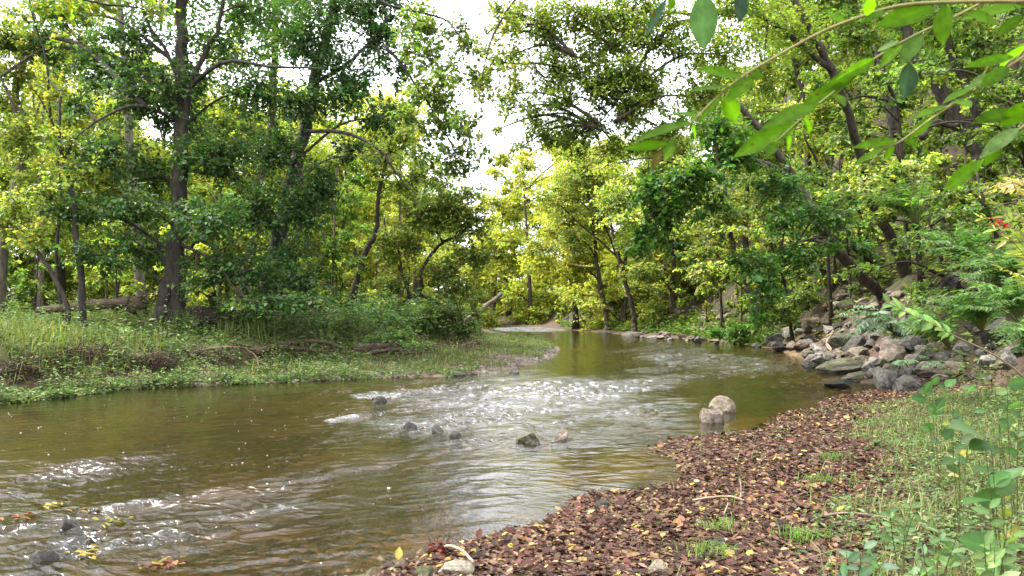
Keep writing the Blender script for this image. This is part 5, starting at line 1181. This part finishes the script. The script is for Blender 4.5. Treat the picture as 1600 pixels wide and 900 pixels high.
for k, (px, py, lab) in enumerate([(1110, 870, 'tiny green tuft on the leaf beach nearest the bottom'), (1255, 845, 'green tuft on the leaf beach below the long thin stick'), (1300, 720, 'green tuft at the left border of the grass'), (1285, 755, 'yellowish tuft with a fallen yellow leaf at the grass border'), (1368, 662, 'green tuft near the upper end of the leaf beach'), (1130, 826, 'small tuft right of the middle of the leaf beach')]):
    p = onland(px, py, 0); rg = np.random.default_rng(470 + k); M = 130; b = Buf()
    q = np.stack([rg.normal(0, .09, M), rg.normal(0, .08, M), np.zeros(M)], 1)
    blades(b, q, rg.uniform(.04, .13, M), rg.normal(0, .5, (M, 2)), rg.uniform(.003, .006, M), pick(rg, [(.14, .24, .06), (.2, .28, .08)], M, .2))
    tag(link('grass_tuft', b.mesh('grass_tuft', [M_GRASS]), None, p), lab, 'grass tuft')

# green vine mound over the driftwood log, spit bushes
tree('vine_mound', 'bright green vine mound over the dark driftwood log', [(PX([(600, 560, 24), (605, 545, 24)]), .03, .01)], [(600, 530, 24, 45, 16), (560, 545, 24, 40, 14), (640, 540, 24, 35, 12), (620, 522, 24.3, 30, 12)], [(.14, .26, .05), (.19, .3, .06), (.10, .2, .04)], .09, 2.6, .8, cat='vine', seed=480, wood_name='stem', leaf_name='foliage', ground=False)
tree('shrub', 'round green bush at the far end of the tall weeds', [(PX([(700, 520, 30), (700, 500, 30)]), .04, .01)], [(690, 495, 30, 45, 25), (655, 500, 29.5, 45, 22), (730, 512, 30, 30, 16)], G_MID + G_HERB, .12, 2.2, .7, cat='shrub', seed=481, wood_name='stem', leaf_name='foliage', ground=False)
tree('shrub', 'fresh green fern bush on the shore left of the riprap pile', [(PX([(1150, 528, 38), (1150, 515, 38)]), .04, .01)], [(1150, 515, 38, 30, 14), (1120, 520, 39, 24, 9), (1185, 505, 36, 22, 14)], [(.10, .24, .03), (.14, .28, .04)], .16, 2.4, .7, cat='shrub', seed=482, wood_name='stem', leaf_name='foliage', ground=False)
tree('shrub', 'small mossy green bush between the dead roots and the far rocks', [(PX([(1215, 505, 33), (1215, 490, 33)]), .04, .01)], [(1215, 490, 33, 40, 20), (1250, 465, 30, 40, 22), (1195, 470, 34, 35, 22)], G_OLIVE + G_MID, .13, 2.2, .7, cat='shrub', seed=483, wood_name='stem', leaf_name='foliage', ground=False)

# ------------------------------------------------------------------ the leafy branches hanging in from the upper right, an arm's length away
def near_branch(name, label, stem, r0, lv, Y0, seed):
    rg = np.random.default_rng(seed); sb, lb = Buf(), Buf()
    cx = lambda q: (960 + q[0] / 2.5, q[1] / 2.5)
    P = PX([(*cx(q), Y0 + q[2]) for q in stem])
    Q = catmull(P, 8); tube(sb, Q, [r0, r0 * .35], 7, (1.05, 1.1, .8))
    for (x0, y0, x1, y1, w, kind) in lv:
        dy = rg.normal(0, .05)
        ba = W(*cx((x0, y0)), Y0 + .02); k = int(np.argmin(((Q - ba) ** 2).sum(1)))
        Yb = Q[k][1] if np.linalg.norm(Q[k] - ba) < .12 else Y0
        ba = W(*cx((x0, y0)), Yb); ti = W(*cx((x1, y1)), Yb + dy)
        if np.linalg.norm(Q[k] - ba) < .12: tube(sb, np.array([Q[k], ba]), [.0018, .0015], 4, (.7, 1, .4))
        L = np.linalg.norm(ti - ba); wd = w / 2.5 / F * Yb
        col = {'g': (.10, .22, .010), 'b': (.05, .095, .085), 'p': (.17, .27, .10), 'd': (.09, .18, .03), 'n': (.12, .10, .03)}[kind]
        N = V(0, -.75, .55) if kind != 'b' else V(.1, -.9, .35)
        leaves(lb, ba[None], (ti - ba)[None], (N + rg.normal(0, .22, 3))[None], L, wd, np.array(col)[None] * np.exp(rg.normal(0, .12)), rg.uniform(.05, .22), rg.uniform(.02, .14), 'oval')
    return finish_plant(name, label, 'branch', P[0], sb, lb, 'leafy branches hanging in from the upper right', M_BRANCH)
near_branch('leafy_branch', 'longest leafy branch sweeping down left from the upper right corner', [(1700, 0, 0), (1600, 5, 0), (1340, 8, 0), (1130, 20, 0), (980, 60, 0), (820, 120, 0), (650, 210, 0), (500, 300, 0), (380, 400, 0), (270, 510, 0), (170, 590, 0)], .0045,
    [(495, 300, 320, 265, 66, 'g'), (455, 335, 285, 347, 52, 'g'), (430, 375, 485, 475, 82, 'g'), (300, 475, 80, 530, 68, 'g'), (330, 450, 210, 432, 34, 'g'), (300, 490, 325, 556, 48, 'g'), (215, 560, 45, 572, 42, 'g'), (180, 585, 148, 660, 34, 'n'), (235, 535, 195, 615, 40, 'g'),
     (525, 290, 585, 300, 46, 'g'), (540, 300, 440, 385, 60, 'g'), (1250, 30, 1025, 96, 92, 'g'), (905, 90, 830, 40, 34, 'g'), (940, 80, 925, 5, 40, 'g'), (985, 65, 1010, -20, 44, 'g'), (1290, 15, 1280, 178, 76, 'g'), (420, 370, 330, 470, 40, 'g'), (1060, 40, 975, 75, 30, 'g')], 1.6, 501)
near_branch('leafy_branch', 'middle leafy branch with a dense row of leaves below the longest one', [(1700, -60, .05), (1560, -30, .05), (1440, 10, .05), (1340, 60, .05), (1150, 150, .05), (1000, 240, .05), (920, 310, .05), (780, 420, .05), (630, 555, .05)], .0038,
    [(905, 320, 720, 420, 66, 'g'), (800, 400, 580, 492, 72, 'g'), (720, 480, 462, 608, 92, 'g'), (960, 270, 810, 360, 56, 'g'), (740, 455, 768, 512, 48, 'g'), (632, 552, 598, 605, 42, 'g'), (668, 525, 690, 590, 60, 'g'), (1020, 230, 885, 300, 46, 'g'), (1110, 160, 1025, 195, 32, 'p'),
     (1200, 130, 1120, 245, 66, 'd'), (1155, 245, 1135, 388, 84, 'b'), (1365, 45, 1500, 100, 92, 'g'), (1600, 25, 1350, 62, 84, 'g'), (1595, 60, 1490, 138, 48, 'g'), (855, 365, 905, 400, 44, 'g'), (1120, 170, 1040, 250, 50, 'g')], 1.6, 502)
near_branch('leafy_branch', 'lower leafy branch ending in a fork of small leaves', [(1720, 150, .1), (1600, 220, .1), (1480, 300, .1), (1380, 370, .1), (1250, 455, .1), (1120, 550, .1), (1050, 580, .1), (1000, 640, .1)], .0036,
    [(1105, 548, 930, 566, 46, 'g'), (1055, 575, 928, 648, 36, 'g'), (1092, 560, 1058, 624, 38, 'g'), (1130, 548, 1192, 562, 46, 'g'), (1300, 415, 1142, 460, 62, 'g'), (1400, 345, 1280, 398, 72, 'g'), (1490, 290, 1385, 335, 48, 'p'), (1330, 395, 1395, 402, 52, 'g'), (1245, 455, 1155, 535, 42, 'g'),
     (1460, 260, 1368, 240, 50, 'g'), (1600, 425, 1395, 475, 62, 'g'), (1560, 220, 1370, 255, 44, 'g'), (1540, 260, 1440, 330, 54, 'g'), (1620, 170, 1500, 250, 60, 'g')], 1.65, 503)
near_branch('leafy_branch', 'lowest leafy branch with glossy pale leaves at the right edge', [(1720, 400, .15), (1600, 490, .15), (1500, 570, .15), (1400, 665, .15)], .003,
    [(1580, 500, 1428, 605, 62, 'p'), (1440, 625, 1280, 745, 62, 'g'), (1400, 665, 1380, 742, 32, 'g'), (1640, 400, 1500, 495, 72, 'g'), (1510, 560, 1440, 650, 46, 'g')], 1.7, 504)
near_branch('leafy_branch', 'bluish drooping leaves hanging from the top edge', [(620, -60, -.4), (500, -30, -.4), (345, -30, -.4), (200, -10, -.4)], .003,
    [(345, -30, 352, 196, 112, 'b'), (500, -30, 488, 88, 58, 'b'), (205, -5, 115, 142, 42, 'b'), (230, -15, 215, 30, 46, 'g'), (610, -40, 620, 28, 46, 'g')], 1.6, 505)
# ------------------------------------------------------------------ light, sky, camera
SUN_EL, SUN_AZ = math.radians(58), math.radians(-80)      # azimuth from +Y towards +X; the sun stands ahead and left
world = bpy.data.worlds.new('World'); scene.world = world; world.use_nodes = True
nt = world.node_tree; nt.nodes.clear()
sky = nd(nt, 'ShaderNodeTexSky', sky_type='NISHITA', sun_disc=False, sun_elevation=SUN_EL, sun_rotation=SUN_AZ, dust_density=3., air_density=1.)
tc = nd(nt, 'ShaderNodeTexCoord')
cl = nd(nt, 'ShaderNodeTexNoise', {'Vector': tc.outputs['Generated'], 'Scale': 2.2, 'Detail': 6, 'Roughness': .55})
cr_ = nd(nt, 'ShaderNodeMapRange', {'Value': cl.outputs['Fac'], 'From Min': .3, 'From Max': .55, 'To Min': .55, 'To Max': 1.})
mx = nt.nodes.new('ShaderNodeMixRGB'); nt.links.new(cr_.outputs[0], mx.inputs[0]); nt.links.new(sky.outputs[0], mx.inputs[1]); mx.inputs[2].default_value = (10.2, 10.5, 11.2, 1)
bg = nd(nt, 'ShaderNodeBackground', {'Color': mx.outputs[0], 'Strength': .13})
nt.links.new(bg.outputs[0], nd(nt, 'ShaderNodeOutputWorld').inputs[0])
sl = bpy.data.lights.new('sun', 'SUN'); sl.energy = 4.4; sl.angle = math.radians(18); sl.color = (1, .965, .9)
so = bpy.data.objects.new('sun', sl); COL.objects.link(so)
from mathutils import Vector
d = Vector((math.sin(SUN_AZ) * math.cos(SUN_EL), math.cos(SUN_AZ) * math.cos(SUN_EL), math.sin(SUN_EL)))
so.rotation_euler = d.to_track_quat('Z', 'Y').to_euler(); so.location = (0, 0, 30)
cam = bpy.data.cameras.new('camera'); co = bpy.data.objects.new('camera', cam); COL.objects.link(co)
co.location = (0, 0, H); co.rotation_euler = (math.pi / 2, 0, 0)
cam.sensor_width = 36; cam.lens = F / 1600 * 36; cam.shift_y = (HZ - 450) / 1600; cam.clip_end = 2000; cam.clip_start = .05
cam.dof.use_dof = True; cam.dof.focus_distance = 18; cam.dof.aperture_fstop = 6.5
scene.camera = co
scene.view_settings.view_transform = 'Standard'; scene.view_settings.look = 'None'; scene.view_settings.gamma = 1
scene.view_settings.exposure = 1.72
scene.cycles.max_bounces = 7; scene.cycles.diffuse_bounces = 4; scene.cycles.glossy_bounces = 3; scene.cycles.transmission_bounces = 4; scene.cycles.transparent_max_bounces = 6
scene.cycles.caustics_reflective = False; scene.cycles.caustics_refractive = False
scene.cycles.sample_clamp_indirect = 6
scene.cycles.use_denoising = True
